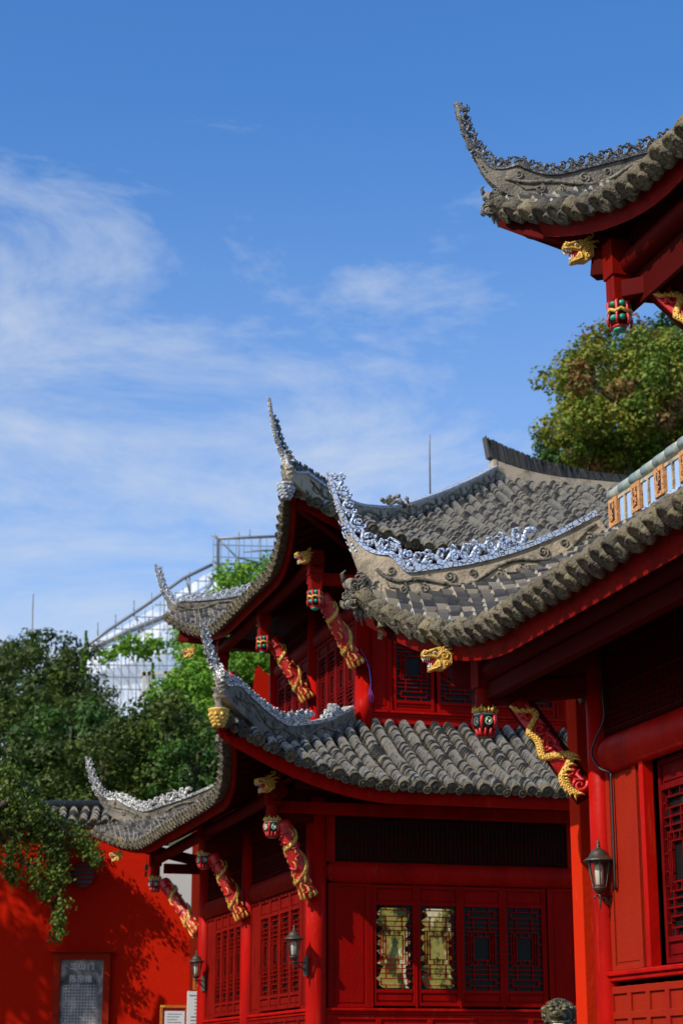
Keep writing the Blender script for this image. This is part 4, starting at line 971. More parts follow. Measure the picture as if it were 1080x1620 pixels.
# upper storey of the near hall (its wall stands to the right of the picture)
column(H, 9.35, 16.5, 7.0, 10.5, .15)
Mu = Matrix(((0, -1, 0, 9.35), (-1, 0, 0, 16.5), (0, 0, 1, 0), (0, 0, 0, 1)))
upbay(H, Mu, 4.0, [(.35+.66*i, .35+.66*(i+1)-.02) for i in range(5)], 7.5)
squarebeam(H, (9.35, 16.5, 8.9), (13.2, 16.5, 8.9), .1, 3.4, RED, 'end_wall')
NU = Slope((7.8, 18.6), (0, -1), (1, 0), 9.5, 4.6, 10.38, 3.3, 1.24, .55, 3.1, 'verge', 0, 'cut', 5.2)
tile_slope(NU, H, pitch=.275, seg=.135, endr=.105, drip=True, mossy=.2, endoff=.01)
eave_under(NU, H, fh=.28, tin=3.0)
vp = verge_path(NU, False, 3.6); c = vp[-1]
r, p2, L2, uh = ridge(H, vp[:-1]+[at(783, 288, 19.15), at(752, 250, 19.2), at(729, 206, 19.22), at(719, 163, 19.25)], h=.28, w=.17, hsil=.05, mplast=PLG, msil=DARKORN, horn=1.3, name='verge_ridge')
ornament(r, p2, L2, 1.3, L2[-1]-.02, .20, DARKORN, th=.023, taper=.45, seedn=14)
beast(H, c.x+.06, c.y-.02, c.z+.05, .9)
hip_board(H, NU, [V((7.36, 19.02, 11.05)), V((7.72, 18.55, 10.68)), V((8.12, 18.02, 10.28)), V((8.5, 17.5, 10.0)), V((9.3, 16.7, 9.95))])
roundbeam(H, (8.3, 17.9, 10.08), (8.3, 9, 10.08), .13, PURL)
squarebeam(H, (9.35, 16.5, 9.95), (8.05, 18.0, 10.2), .18, .30, DARKW, 'hip_beam'); squarebeam(H, (9.3, 16.6, 9.75), (8.2, 17.6, 9.75), .16, .2, PURL, 'tie_beam')
squarebeam(H, (8.2, 17.9, 10.4), (7.55, 18.7, 10.9), .14, .2, PURL, 'hip_rafter')
squarebeam(H, (8.36, 17.85, 10.05), (8.36, 9, 10.05), .05, .95, DARKW, 'eave_board'); squarebeam(H, (9.3, 17.9, 10.15), (8.3, 17.95, 10.15), .05, .7, DARKW, 'eave_board')
put(PA, Matrix.Translation((8.2, 17.72, 9.32)), H)
strut(STR_B, (9.2, 16.7, 8.55), (8.46, 17.3, 9.70), H, 1.55)
head(H, 8.02, 17.95, 10.33, -.15, 1.02)
tag(H)
# pier between the two buildings
PIERM = mat('orange_red_limewash', (.54, .020, .003), .9, spec=.05, nz=[(1.2, (.50, .022, .003), .45, .65, 6, (1, 1, .4)), (8, (.66, .055, .012), .60, .76, 5, (1, 1, .3))], bump=.2, bscale=12)
mb = MB(); mb.use(PIERM); mb.box(8.61, 20.28, .95, 11.5, 20.58, 6.6); tag(mb.build('wall_pier', bev=.01), 'tall orange-red plastered pier just left of the near hall column', 'pier')

# ================================================================== LAMPS, BELLS AND SMALL THINGS
def lantern(x, y, z, arm, label):
    """wall lantern: origin under the roof edge; arm = vector to the wall plate"""
    r = empty('wall_lantern', (x, y, z), label, 'wall lamp', 'black lantern lamps on the red columns')
    mb = MB(); mb.use(IRON, True)
    mb.lathe([(.165, .0), (.168, .008), (.13, .035), (.105, .05), (.09, .085), (.07, .115), (.03, .135), (.018, .15), (.026, .165), (.012, .18), (.020, .195), (.010, .215), (.003, .235)], n=12)
    mb.build('lantern_roof', r, world=False)
    cg = MB(); cg.use(IRON)
    R0, R1 = .125, .070
    for k in range(6):
        an = 2*PI*k/6+.2; a = V((math.cos(an), math.sin(an), 0)); cg.bar(a*R0+V((0, 0, .0)), a*R1+V((0, 0, -.27)), .012, .012)
    cg.smooth = True; cg.lathe([(.128, -.012), (.130, 0), (.11, .004)], n=6); cg.lathe([(.03, -.33), (.05, -.31), (.078, -.28), (.078, -.265), (.06, -.262)], n=12)
    cg.build('lantern_cage', r, world=False)
    g = MB(); g.use(LGL); 
    for k in range(6):
        q = [2*PI*(k+j)/6+.2 for j in (0, 1)]; g.face([g.vert((math.cos(a)*R*.96, math.sin(a)*R*.96, z_)) for a, R, z_ in ((q[0], R0, -.01), (q[1], R0, -.01), (q[1], R1, -.265), (q[0], R1, -.265))])
    g.build('lantern_glass', r, world=False, fixn=False)
    b = MB(); b.use(BULB, True); b.lathe([(.03, -.25), (.045, -.235), (.050, -.10), (.044, -.04), (.02, -.02)], n=12); b.build('lamp_tube', r, world=False)
    k = MB(); k.use(IRON, True); a = V(arm); p = a.normalized()
    k.tube([(0, 0, -.33), (0, 0, -.36), (0, 0, -.375), (0, 0, -.40), (0, 0, -.43), (0, 0, -.50)], [.014, .024, .012, .020, .012, .003], 8)
    k.tube([V((0, 0, -.365))-p*.07+V((0, 0, -.02)), V((0, 0, -.35))-p*.055, V((0, 0, -.355)), a*.98+V((0, 0, -.355))], .009, 8)
    k.tube([V((0, 0, -.36))+p*.05, V((0, 0, -.42))+a*.5, V((0, 0, -.47))+a*.9, a+V((0, 0, -.48))], .012, 7)
    k.tube([a*.55+V((c_*.05*p.x, c_*.05*p.y, -.40+s__*.045)) for c_, s__ in [(math.cos(q*.5), math.sin(q*.5)) for q in range(13)]], .007, 6)
    k.smooth = False; k.bar(a*1.0+V((0, 0, -.56)), a+V((0, 0, -.26)), .085, .03, up=p); k.build('scroll_bracket', r, world=False, fixn=False)
    return r
lantern(8.085, 18.58, 3.69, (.215, .035, 0), 'large black lantern lamp on the sunlit column of the nearest hall')
lantern(7.86, 30.42, 3.62, (.24, .14, 0), 'black lantern lamp on the corner column of the middle pavilion, between the other two lamps')
lantern(8.02, 38.95, 3.70, (.20, .22, 0), 'smallest and farthest black lantern lamp, on the back column beside the red wall')
def bell(x, y, z, cord, label, tilt=.0):
    r = empty('eave_bell', (x, y, z), label, 'bell', 'wind bells hanging from the roof corners')
    b = MB(); b.use(BRONZE, True); b.lathe([(.055, -.06), (.050, -.05), (.042, .01), (.036, .05), (.012, .065), (.004, .07)], n=14); b.build('bell_cup', r, world=False)
    c = MB(); c.use(IRON, True); c.tube([(0, 0, .07), (0, 0, .07+cord)], .005, 5); c.tube([(0, 0, .0), (.0, 0, -.10)], .004, 5); c.build('bell_cord', r, world=False)
    p = MB(); p.use(BRONZE); p.bar((0, 0, -.09), (-.02, 0, -.20), .05, .012, up=V((0, 1, 0))); p.build('wind_plate', r, world=False); return r
q = at(603, 985, 20.6); bell(q.x, q.y, q.z, .40, 'small bronze bell hanging below the upturned corner of the nearest roof')
q = at(345, 1168, 28.6); bell(q.x, q.y, q.z, .18, 'small pale bell hanging below the near corner of the middle roof')
q = at(232, 1372, 41.0); bell(q.x, q.y, q.z, .35, 'small grey bell hanging beside the farthest carved drop')
mb = MB(); mb.use(IRON, True); q = at(812, 330, 18.8); mb.tube([q+V((0, 0, .1)), q, q+V((-.02, 0, -.03)), q+V((-.045, 0, -.01))], .006, 6); tag(mb.build('iron_hook'), 'empty iron hook under the tip of the highest roof corner', 'hook')
# floodlight under the eave beside the pier
q = at(920, 1098, 19.9); r = empty('floodlight', q, 'small grey floodlight clamped under the eave beside the orange pier', 'spotlight')
Rm = Matrix.Rotation(math.radians(155), 4, 'Y') @ Matrix.Rotation(.2, 4, 'X')
mb = MB(Rm); mb.use(IRON, True); mb.lathe([(.045, -.10), (.07, -.09), (.072, .06), (.078, .065), (.078, .10), (.07, .10)], n=18); mb.build('lamp_body', r, world=False)
mb = MB(Rm); mb.use(LGL, True); mb.lathe([(.066, .101), (.05, .106), (.01, .108)], n=18); mb.build('lamp_lens', r, world=False)
mb = MB(); mb.use(IRON, True); mb.tube([(.02, 0, .05), (.05, 0, .14), (.05, 0, .30)], .014, 6); mb.build('clamp_arm', r, world=False)
# cable on the near column
mb = MB(); mb.use(CABLE, True)
cp = [(8.165, 18.52, 5.9), (8.17, 18.50, 5.45), (8.17, 18.50, 5.18), (8.10, 18.58, 4.98), (8.06, 18.60, 4.82), (8.10, 18.50, 4.66), (8.185, 18.42, 4.60), (8.19, 18.42, 4.5), (8.19, 18.42, 3.5), (8.22, 18.50, 3.42)]
mb.tube(catmull(cp, 6), .014, 8); tag(mb.build('black_cable'), 'black cable looping round the log beam and running down beside the sunlit column', 'cable')
mb = MB(); mb.use(BLUC, True); mb.tube(catmull([(9.28, 31.4, 8.72), (9.32, 31.36, 8.62), (9.42, 31.36, 8.4), (9.46, 31.36, 8.1), (9.44, 31.35, 7.95)], 5), .007, 6)
for k in range(3): mb.tube([(9.44, 31.35, 8.02), (9.40+.05*k, 31.34, 7.86), (9.42+.03*k, 31.34, 7.75)], .005, 5)
tag(mb.build('blue_cord'), 'loose blue cord dangling from the upper corner column of the pavilion', 'cord')

# ------------------------------------------------------------------ stone lion (only the head shows above the picture edge)
lc = at(884, 1603, 24.5); r = empty('lion_statue', (lc.x, lc.y, .95), 'dark bronze guardian lion with curly mane in front of the right window panel', 'lion statue')
def lion():
    rn = random.Random(5); mb = MB(); mb.use(BRONZE, True); h = lc.z-.95
    B = lambda c, rr: mb.ball((c[0], c[1], c[2]), rr, 14, 10)
    B((0, 0, h), (.19, .19, .17)); B((-.05, -.13, h-.045), (.14, .12, .10)); B((-.06, -.20, h-.03), (.10, .07, .055)); B((-.07, -.25, h-.005), (.05, .035, .035))
    B((.02, .05, h-.30), (.22, .22, .28)); B((.05, .18, h-.62), (.26, .34, .36)); B((0, .30, h-.85), (.28, .34, .25))
    for s_ in (-1, 1):
        B((s_*.085-.03, -.185, h+.045), (.045, .04, .032)); B((s_*.10-.03, -.15, h+.085), (.06, .05, .025)); B((s_*.19, -.02, h+.05), (.06, .03, .05))
        mb.tube([(s_*.15, -.15, h-.45), (s_*.16, -.22, h-.75), (s_*.16, -.25, h-1.02)], [.09, .075, .07], 10); B((s_*.16, -.29, h-1.05), (.09, .11, .05))
    mb.tube([(-.16, -.16, h-.10), (-.10, -.235, h-.12), (-.03, -.25, h-.125), (.06, -.21, h-.12), (.11, -.13, h-.10)], .022, 8)
    mb.tube([(-.14, -.17, h-.17), (-.08, -.22, h-.20), (0, -.23, h-.20), (.07, -.19, h-.18)], .028, 8)
    mb.tube([(.17, .0, h+.02), (.22, .0, h+.045), (.27, .0, h+.04)], [.04, .035, .012], 6)
    for k in range(150):
        th = rn.uniform(0, 2*PI); ph = rn.uniform(-.9, 1.5); d = V((math.cos(th)*math.cos(ph), math.sin(th)*math.cos(ph), math.sin(ph)))
        if d.y < -.55 and d.z < .45: continue
        c = V((0, .02, h-.02))+V((d.x*.20, d.y*.20, d.z*.18)); mb.ball(c, rn.uniform(.028, .042), 7, 5)
        t = d.orthogonal().normalized(); b = d.cross(t); mb.tube([c+d*.03+(t*math.cos(q)+b*math.sin(q))*.022*(1-q/9) for q in range(8)], .008, 5)
    return mb.build('lion_body', r, world=False, fixn=False)
lion()
mb = MB(); mb.use(BLACK, True); mb.ball((-.07, -.20, lc.z-.95-.145), (.10, .06, .028), 10, 6); mb.use(IVORY)
mb.tube([(-.14, -.20, lc.z-1.095), (-.09, -.255, lc.z-1.10), (-.03, -.265, lc.z-1.10), (.04, -.23, lc.z-1.095)], .014, 6)
mb.build('open_mouth', r, world=False, fixn=False)
mb = MB(); mb.use(CEMENT); mb.box(-.42, -.45, 0, .42, .65, lc.z-.95-1.10); mb.box(-.48, -.5, 0, .48, .70, .12); mb.build('pedestal', r, bev=.02, world=False)
for o in r.children:
    if o.name.startswith('lion_body') or o.name.startswith('open_mouth'): o.rotation_euler = (0, 0, -.30)

# ================================================================== BACK WALL
WY = 48.0
W = empty('courtyard_wall', (6.0, WY, 0), 'tall red plastered wall with a round louvred vent and tile capping, at the far left', 'wall')
mb = MB(); mb.use(PLAST); prof = [(-14, 0), (-14, 7.42), (8.55, 7.42), (8.72, 6.35), (8.97, 6.04), (9.8, 5.30), (13, 5.3), (13, 0)]
f = [mb.vert((x, WY, z)) for x, z in prof]; b = [mb.vert((x, WY+.4, z)) for x, z in prof]; mb.face(f); mb.face(b[::-1])
for i in range(len(prof)): mb.face([f[i], f[(i+1) % len(prof)], b[(i+1) % len(prof)], b[i]])
mb.build('wall_face', W)
CAP = Slope((-14, WY-.30), (1, 0), (0, 1), 22.5, .55, 7.52, .42, 0, 0, 1, 'verge', 0, 'cut', 5)
tile_slope(CAP, W, seg=.13, endr=.09, mossy=.1)
mb = MB(); mb.use(WHITE); mb.box(-14, WY-.05, 7.42, 8.55, WY+.01, 7.50); mb.build('white_string_course', W)
mb = MB(); mb.use(TILE, True); mb.rnd = .3; mb.tube([(-14, WY+.25, 8.0), (8.4, WY+.25, 8.0)], .13, 12); mb.build('wall_ridge_roll', W)
vc = at(130, 1385, WY); mb = MB(); mb.use(RED, True)
mb.tube([(vc.x+math.cos(2*PI*i/28)*.34, WY-.02, vc.z+math.sin(2*PI*i/28)*.34) for i in range(29)], .035, 8, cap=False)
mb.smooth = False; mb.use(BLACK); mb.tube([(vc.x, WY-.004, vc.z), (vc.x, WY-.001, vc.z)], .33, 28)
mb.use(RED)
for k in range(5):
    zz = -.22+.11*k; hw = math.sqrt(.33**2-zz**2)-.01; mb.bar((vc.x-hw, WY-.03, vc.z+zz), (vc.x+hw, WY-.03, vc.z+zz), .045, .03)
mb.build('round_vent', W, fixn=False)
mb = MB(); mb.use(IVORY); mb.box(8.0, 50.2, 0, 11.5, 50.5, 7.3); tag(mb.build('white_wall'), 'white gable wall glimpsed behind the sloping end of the red wall', 'wall')
# curved red garden wall top behind the far roof
mb = MB(); mb.use(REDO, True); a0 = at(306, 1270, 46.0); pts = [a0+V((.75*t_, 0, 0))+V((0, 0, .55*math.sin(min(1, t_)*PI/2)-.15)) for t_ in [i/10 for i in range(14)]]
mb.tube(pts, .09, 10); 
for p, q_ in zip(pts, pts[1:]):
    mb.smooth = False; mb.face([mb.vert((p.x, 46, p.z)), mb.vert((q_.x, 46, q_.z)), mb.vert((q_.x, 46, .0)), mb.vert((p.x, 46, .0))])
tag(mb.build('curved_wall'), 'curved red wall top just showing behind the farthest roof', 'wall')
W.rotation_euler.z = math.radians(-15)
# notice board
b0 = at(85, 1506, WY-.15); b1 = at(171, 1506, WY-.15); r = empty('notice_board', ((b0.x+b1.x)/2, WY-.15, 0), 'grey chalk notice board in a red wooden frame against the wall', 'notice board')
mb = MB(); mb.use(REDO); x0, x1, zt_ = b0.x, b1.x, b0.z; mb.box(x0-.02, WY-.14, 1.2, x0+.15, WY-.01, zt_-.1); mb.box(x1-.15, WY-.14, 1.2, x1+.02, WY-.01, zt_-.1); mb.box(x0-.02, WY-.145, zt_-.18, x1+.02, WY-.01, zt_-.02); mb.box(x0-.12, WY-.22, zt_-.02, x1+.12, WY, zt_+.015); mb.box(x0, WY-.145, 1.1, x1, WY-.01, 1.25)
mb.build('board_frame', r, bev=.01)
mb = MB(); mb.use(SLATE); mb.box(x0+.14, WY-.06, 1.24, x1-.14, WY-.02, zt_-.17); bd = mb.build('board_face', r)
mb = MB(); mb.use(CHALK); xa, xb = x0+.22, x1-.30; zz = zt_-.80
k = 0
while zz > 1.4:
    mb.box(xa, WY-.0625, zz, xb, WY-.0605, zz+.006); zz -= .075; k += 1
x = xa
while x < xb: mb.box(x, WY-.0630, 1.4, x+.005, WY-.0608, zt_-.80); x += .075
mb.build('chalk_grid', bd)
def text(s, size, loc, m, parent, name='lettering', rot=(PI/2, 0, 0), sx=1.0, ext=.004, align='LEFT'):
    cu = bpy.data.curves.new(name, 'FONT'); cu.body = s; cu.size = size; cu.extrude = ext; cu.align_x = align
    o = bpy.data.objects.new(name, cu); COL.objects.link(o); cu.materials.append(m); o.location = loc; o.rotation_euler = rot; o.scale = (sx, 1, 1)
    dg = bpy.context.evaluated_depsgraph_get(); dg.update(); me = bpy.data.meshes.new_from_object(o.evaluated_get(dg)); me.name = name
    n = bpy.data.objects.new(name, me); COL.objects.link(n); n.parent = parent; n.matrix_parent_inverse = Matrix.Identity(4)
    n.matrix_basis = WM.get(parent.name, Matrix.Translation(wl_(parent))).inverted() @ (Matrix.Translation(V(loc)) @ Matrix.Rotation(rot[2], 4, 'Z') @ Matrix.Rotation(rot[0], 4, 'X') @ Matrix.Diagonal((sx, 1, 1, 1)))
    bpy.data.objects.remove(o); return n
def wl_(o): return V((0, 0, 0))
for o_, tx, dz, sz in ((r, '三 山 门', .36, .17), (r, '陈帘维', .66, .19)):
    text(tx, sz, (x0+.36, WY-.065, zt_-dz-.05), CHALK, r, 'board_writing')
r.rotation_euler.z = math.radians(-15); r.location.y -= .28
# framed notice and white sign stand
q0 = at(254, 1590, 43.5); q1 = at(297, 1590, 43.5); r = empty('framed_notice', ((q0.x+q1.x)/2, 43.5, 0), 'white notice in an orange frame standing before the red wall', 'notice')
mb = MB(); mb.use(ORAN); x0, x1, z1 = q0.x, q1.x, q0.z; mb.box(x0, 43.46, .6, x0+.05, 43.52, z1); mb.box(x1-.05, 43.46, .6, x1, 43.52, z1); mb.box(x0+.05, 43.46, z1-.06, x1-.05, 43.52, z1-.001); mb.use(YEL); mb.box(x0, 43.452, z1-.05, x0+.10, 43.458, z1-.01); mb.build('notice_frame', r)
mb = MB(); mb.use(CRED); mb.box(x0+.05, 43.49, .6, x1-.05, 43.515, z1-.06); mb.build('backing', r)
mb = MB(); mb.use(PAPER); mb.box(x0+.10, 43.47, .7, x1-.07, 43.489, z1-.13); pp = mb.build('paper_sheet', r); mb = MB(); mb.use(INK)
for k in range(9): mb.box(x0+.15, 43.467, z1-.2-.06*k, x1-.14-.05*(k % 3), 43.4695, z1-.19-.06*k)
mb.build('printed_lines', pp)
mb = MB(); mb.use(ORAN); mb.box((x0+x1)/2-.03, 43.49, 0, (x0+x1)/2+.03, 43.53, .6); mb.build('stand', r)
q0 = at(297, 1568, 42.0); q1 = at(322, 1568, 42.0); r = empty('white_sign', ((q0.x+q1.x)/2, 42, 0), 'tall white printed sign standing left of the back column', 'sign')
mb = MB(); mb.use(PAPER); mb.box(q0.x, 41.98, .3, q1.x, 42.02, q0.z); mb.build('sign_panel', r)
mb = MB(); mb.use(INK)
for k in range(9):
    wd = .10 if k > 5 else (.14 if k == 0 else .02); xm = (q0.x+q1.x)/2; mb.box(xm-wd, 41.976, q0.z-.10-.075*k, xm+wd*.9, 41.979, q0.z-.085-.075*k)
mb.build('printed_text', r); mb = MB(); mb.use(STEEL); mb.box(q0.x+.1, 42.0, 0, q1.x-.1, 42.06, .3); mb.build('sign_foot', r)
q0 = at(306, 1547, 42.3); q1 = at(322, 1566, 42.3); r = empty('plaque', ((q0.x+q1.x)/2, 42.3, q1.z), 'small red plaque with an orange frame and gold marks above the white sign', 'plaque')
mb = MB(); mb.use(ORAN); mb.box(q0.x, 42.28, q1.z, q1.x, 42.31, q0.z); mb.box(q0.x+.1, 42.29, 0, q0.x+.14, 42.3, q1.z); mb.build('plaque_frame', r); mb = MB(); mb.use(CRED); mb.box(q0.x+.04, 42.272, q1.z+.04, q1.x-.04, 42.279, q0.z-.04); mb.build('plaque_face', r)
mb = MB(); mb.use(YEL); mb.box(q0.x+.07, 42.268, q1.z+.05, q0.x+.11, 42.2715, q1.z+.12); mb.box(q0.x+.12, 42.268, q1.z+.06, q0.x+.17, 42.2715, q1.z+.10); mb.build('gold_marks', r)
# small red gable seen past the upper storey
q = at(427, 1092, 44.0); mb = MB(); mb.use(PLAST); mb.face([mb.vert(q+V(v)) for v in ((-.5, 0, -.9), (.9, 0, -.9), (.9, 0, -.15), (-.15, 0, .45), (-.3, 0, .62), (-.35, 0, .1))]); mb.face([mb.vert(q+V(v)) for v in ((-.5, .3, -.9), (.9, .3, -.9), (.9, .3, -.15), (-.15, .3, .45), (-.3, .3, .62), (-.35, .3, .1))])
mb.box(q.x-.2, q.y, 5.5, q.x+.9, q.y+.3, q.z-.88)
tag(mb.build('red_parapet'), 'small sunlit red parapet end seen through the gap under the upper roof', 'parapet')

# ================================================================== TREES
def leafmat(name, cols):
    m = mat(name, cols[0], .55, attr=cols, spec=.25)
    t = m.node_tree; p = t.nodes['Principled BSDF']; r = [n for n in t.nodes if n.bl_idname == 'ShaderNodeValToRGB'][0]
    tr = t.nodes.new('ShaderNodeBsdfTranslucent'); ms = t.nodes.new('ShaderNodeMixShader'); ms.inputs[0].default_value = .28
    t.links.new(r.outputs[0], tr.inputs[0]); o = t.nodes['Material Output']; t.links.new(p.outputs[0], ms.inputs[1]); t.links.new(tr.outputs[0], ms.inputs[2]); t.links.new(ms.outputs[0], o.inputs[0])
    return m
LDARK = leafmat('dark_evergreen_leaves', [(.026, .046, .010), (.055, .088, .013), (.10, .14, .02), (.16, .19, .03)])
LMID = leafmat('mid_green_leaves', [(.020, .055, .010), (.045, .11, .014), (.075, .15, .02), (.11, .18, .03)])
LBRI = leafmat('bright_green_leaves', [(.06, .15, .012), (.12, .27, .018), (.19, .36, .03), (.26, .42, .05)])
LHANG = leafmat('olive_green_leaves', [(.03, .055, .010), (.07, .12, .015), (.14, .20, .025), (.22, .26, .04)])
LAUT = leafmat('autumn_mixed_leaves', [(.04, .09, .014), (.10, .19, .02), (.16, .25, .03), (.26, .27, .035), (.24, .21, .03), (.17, .24, .03), (.08, .16, .02), (.28, .10, .05)])
BARK = mat('grey_brown_bark', (.09, .07, .05), .9, nz=[(8, (.04, .032, .024), .45, .65, 5, (1, 1, .3))], bump=.6, bscale=25)
def crown_mesh(name, lm, rx, ry, rz, clumps, leaves, ls, seed, shape='round', band=None, clr=.30):
    rn = random.Random(seed); mb = MB(); mb.use(lm)
    C = []
    for k in range(clumps):
        while True:
            d = V((rn.uniform(-1, 1), rn.uniform(-1, 1), rn.uniform(-1, 1)))
            if .25 < d.length < 1: break
        if shape == 'cone':
            h = rn.random()**.8; a = rn.uniform(0, 2*PI); q = (1-h)*rn.uniform(.45, 1)
            c = V((math.cos(a)*q*rx, math.sin(a)*q*ry, (h*2-1)*rz)); cr = rx*clr*(.35+.65*(1-h))
        else:
            d = d.normalized()*(d.length**.35); nz_ = 1+.28*noise.noise(d*2.1+V((seed, 0, 0)))
            if d.z < -.45: d.z *= .6
            c = V((d.x*rx, d.y*ry, d.z*rz))*nz_; cr = (rx+rz)/2*clr*rn.uniform(.6, 1.15)
        C.append((c, cr))
        tone = rn.random()
        hue = rn.random()
        for j in range(leaves):
            d = V((rn.gauss(0, 1), rn.gauss(0, 1), rn.gauss(0, 1))).normalized()*rn.random()**.4
            p = c+V((d.x*cr, d.y*cr, d.z*cr*.72)); s = ls*rn.uniform(.6, 1.3)
            n = (d+V((0, 0, .5))+V((rn.uniform(-.8, .8), rn.uniform(-.8, .8), rn.uniform(-.8, .8)))).normalized(); t = n.orthogonal().normalized(); b = n.cross(t); a = rn.uniform(0, 2*PI); u = t*math.cos(a)+b*math.sin(a); w_ = n.cross(u)
            mb.rnd = max(0, min(.86, .16+.42*tone+rn.uniform(-.18, .22)))
            if band and hue > band: mb.rnd = rn.uniform(.9, 1)
            i = [mb.vert(q) for q in (p-u*s*.5, p+w_*s*.28, p+u*s*.55, p-w_*s*.28)]; mb.face(i)
    return mb.mesh(name), C
CR = {}
def crown(kind):
    if kind not in CR:
        K = {'dark': (LDARK, 2.6, 2.6, 2.9, 70, 120, .24, 3), 'dark2': (LDARK, 3.2, 2.8, 2.2, 80, 120, .24, 8), 'mid': (LMID, 2.5, 2.5, 2.5, 70, 120, .24, 5), 'bright': (LBRI, 2.6, 2.6, 2.8, 80, 130, .24, 6), 'cone': (LDARK, 1.3, 1.3, 3.6, 90, 90, .20, 9, 'cone'), 'spire': (LBRI, .8, .8, 3.4, 60, 80, .18, 10, 'cone'), 'autumn': (LAUT, 3.6, 3.2, 3.3, 170, 170, .22, 12, 'round', .86, .24)}
        CR[kind] = crown_mesh(kind+'_crown', *K[kind])
    return CR[kind]
def tree(x, y, z, kind, s, label, group='trees on the hillside', cat='tree', trunk=3.0, rz=0, name='broadleaf_tree', sx=1.):
    """z = height of the crown centre; the trunk goes down to the ground"""
    me, C = crown(kind); gz = hillz(x, y) if y > 50 else 0
    r = empty(name, (x, y, gz-.3), label, cat, group)
    o = bpy.data.objects.new('crown', me); COL.objects.link(o); o.parent = r; o.matrix_parent_inverse = Matrix.Identity(4); o.location = (0, 0, z-gz+.3); o.rotation_euler = (0, 0, rz); o.scale = (s*sx, s*sx, s)
    mb = MB(); mb.use(BARK, True); h = z-gz+.3; mb.tube([(0, 0, 0), (.05, 0, h*.4), (-.04, .03, h*.8), (0, 0, h+s*1.6)], [.26*s, .20*s, .15*s, .04*s], 9)
    rn = random.Random(int(x*10)); R_ = Matrix.Rotation(rz, 3, 'Z')
    for k in range(0, len(C), 7):
        c = R_ @ (C[k][0]*s) + V((0, 0, h)); b = V((0, 0, h+(c.z-h)*.35-s*.6)); m = b.lerp(c, .5)+V((rn.uniform(-.2, .2), rn.uniform(-.2, .2), .15)); mb.tube([b, m, c], [.075*s, .05*s, .02*s], 5)
    mb.build('trunk', r, world=False, fixn=False)
    return r
rt = random.Random(77)
def tp(px, py, Y): return at(px, py, Y)
# (px, py of the crown centre, Y distance, kind, scale, label)
T = [
 (20, 1105, 86, 'dark2', 1.05, 'dark rounded evergreen on the hill crest, at the left edge of the picture'),
 (75, 1092, 90, 'dark', .95, 'tall dark evergreen on the crest directly under the thin mast'),
 (118, 1158, 84, 'dark', .8, 'dark bushy tree on the crest just left of the white netting'),
 (150, 1210, 76, 'mid', .62, 'olive green tree below the left end of the white netting'),
 (55, 1180, 74, 'dark2', 1.05, 'broad dark tree on the middle of the slope at the left'),
 (110, 1215, 66, 'mid', .9, 'mid green tree on the lower slope above the tree-hung wall'),
 (5, 1245, 64, 'dark2', .9, 'dark tree low on the slope at the left edge of the picture'),
 (172, 1230, 70, 'cone', .62, 'narrow dark conifer left of the slender bamboo spire'),
 (208, 1235, 62, 'cone', .62, 'narrow dark conifer above the farthest roof horn'),
 (160, 1255, 60, 'dark', .75, 'dark leafy tree right behind the tip of the farthest roof'),
 (262, 1215, 60, 'dark', .8, 'dark tree between the two roof horns at the foot of the slope'),
 (312, 1235, 58, 'mid', .62, 'light green bush-like tree just behind the curved red wall'),
 (238, 1190, 72, 'dark', .55, 'small dark tree below the netted structure'),
 (268, 1178, 68, 'bright', .42, 'small yellow-green tree in front of the white building'),
 (312, 1150, 64, 'bright', .72, 'bright green tree left of the near roof horn of the middle pavilion'),
 (345, 1085, 67, 'bright', .75, 'bright green tree directly behind the golden lotus bracket'),
 (405, 972, 74, 'bright', .85, 'bright sunlit tree top rising above the far upper roof'),
 (345, 1000, 72, 'bright', .6, 'rounded bright crown just right of the far upper roof horn'),
 (400, 1075, 66, 'bright', .8, 'bright green foliage seen through the gap under the upper roof'),
 (134, 1065, 88, 'spire', .6, 'slender pale green spire tree against the left end of the netting'),
 (240, 1120, 76, 'spire', .55, 'slender pale green bamboo-like tree in the middle of the slope'),
]
for i, (px, py, Y, k, s, lab) in enumerate(T):
    p = tp(px, py, Y); nm = {'cone': 'conifer', 'spire': 'slender_tree'}.get(k, 'broadleaf_tree')
    tree(p.x, p.y, p.z, k, s, lab, rz=rt.uniform(0, 6), name=nm)
p = tp(990, 655, 62); tree(p.x, p.y, p.z, 'autumn', .93, 'large rounded tree with green, yellow and reddish leaves behind the main ridge', group=None, name='broadleaf_tree', rz=.6)
p = tp(1010, 720, 68); tree(p.x, p.y, p.z, 'autumn', 1.0, 'lower olive and reddish tree crown between the main ridge and the blue glazed ridge wall', group=None, name='broadleaf_tree', rz=3.6)
p = tp(900, 735, 66); tree(p.x, p.y, p.z, 'mid', .62, 'small green crown just above the right end of the stacked tile ridge', group=None, name='broadleaf_tree', rz=1.2)
p = tp(1075, 590, 66); tree(p.x, p.y, p.z, 'mid', 1.0, 'paler green tree at the right picture edge behind the reddish-leaved tree', group=None, name='broadleaf_tree', rz=2)
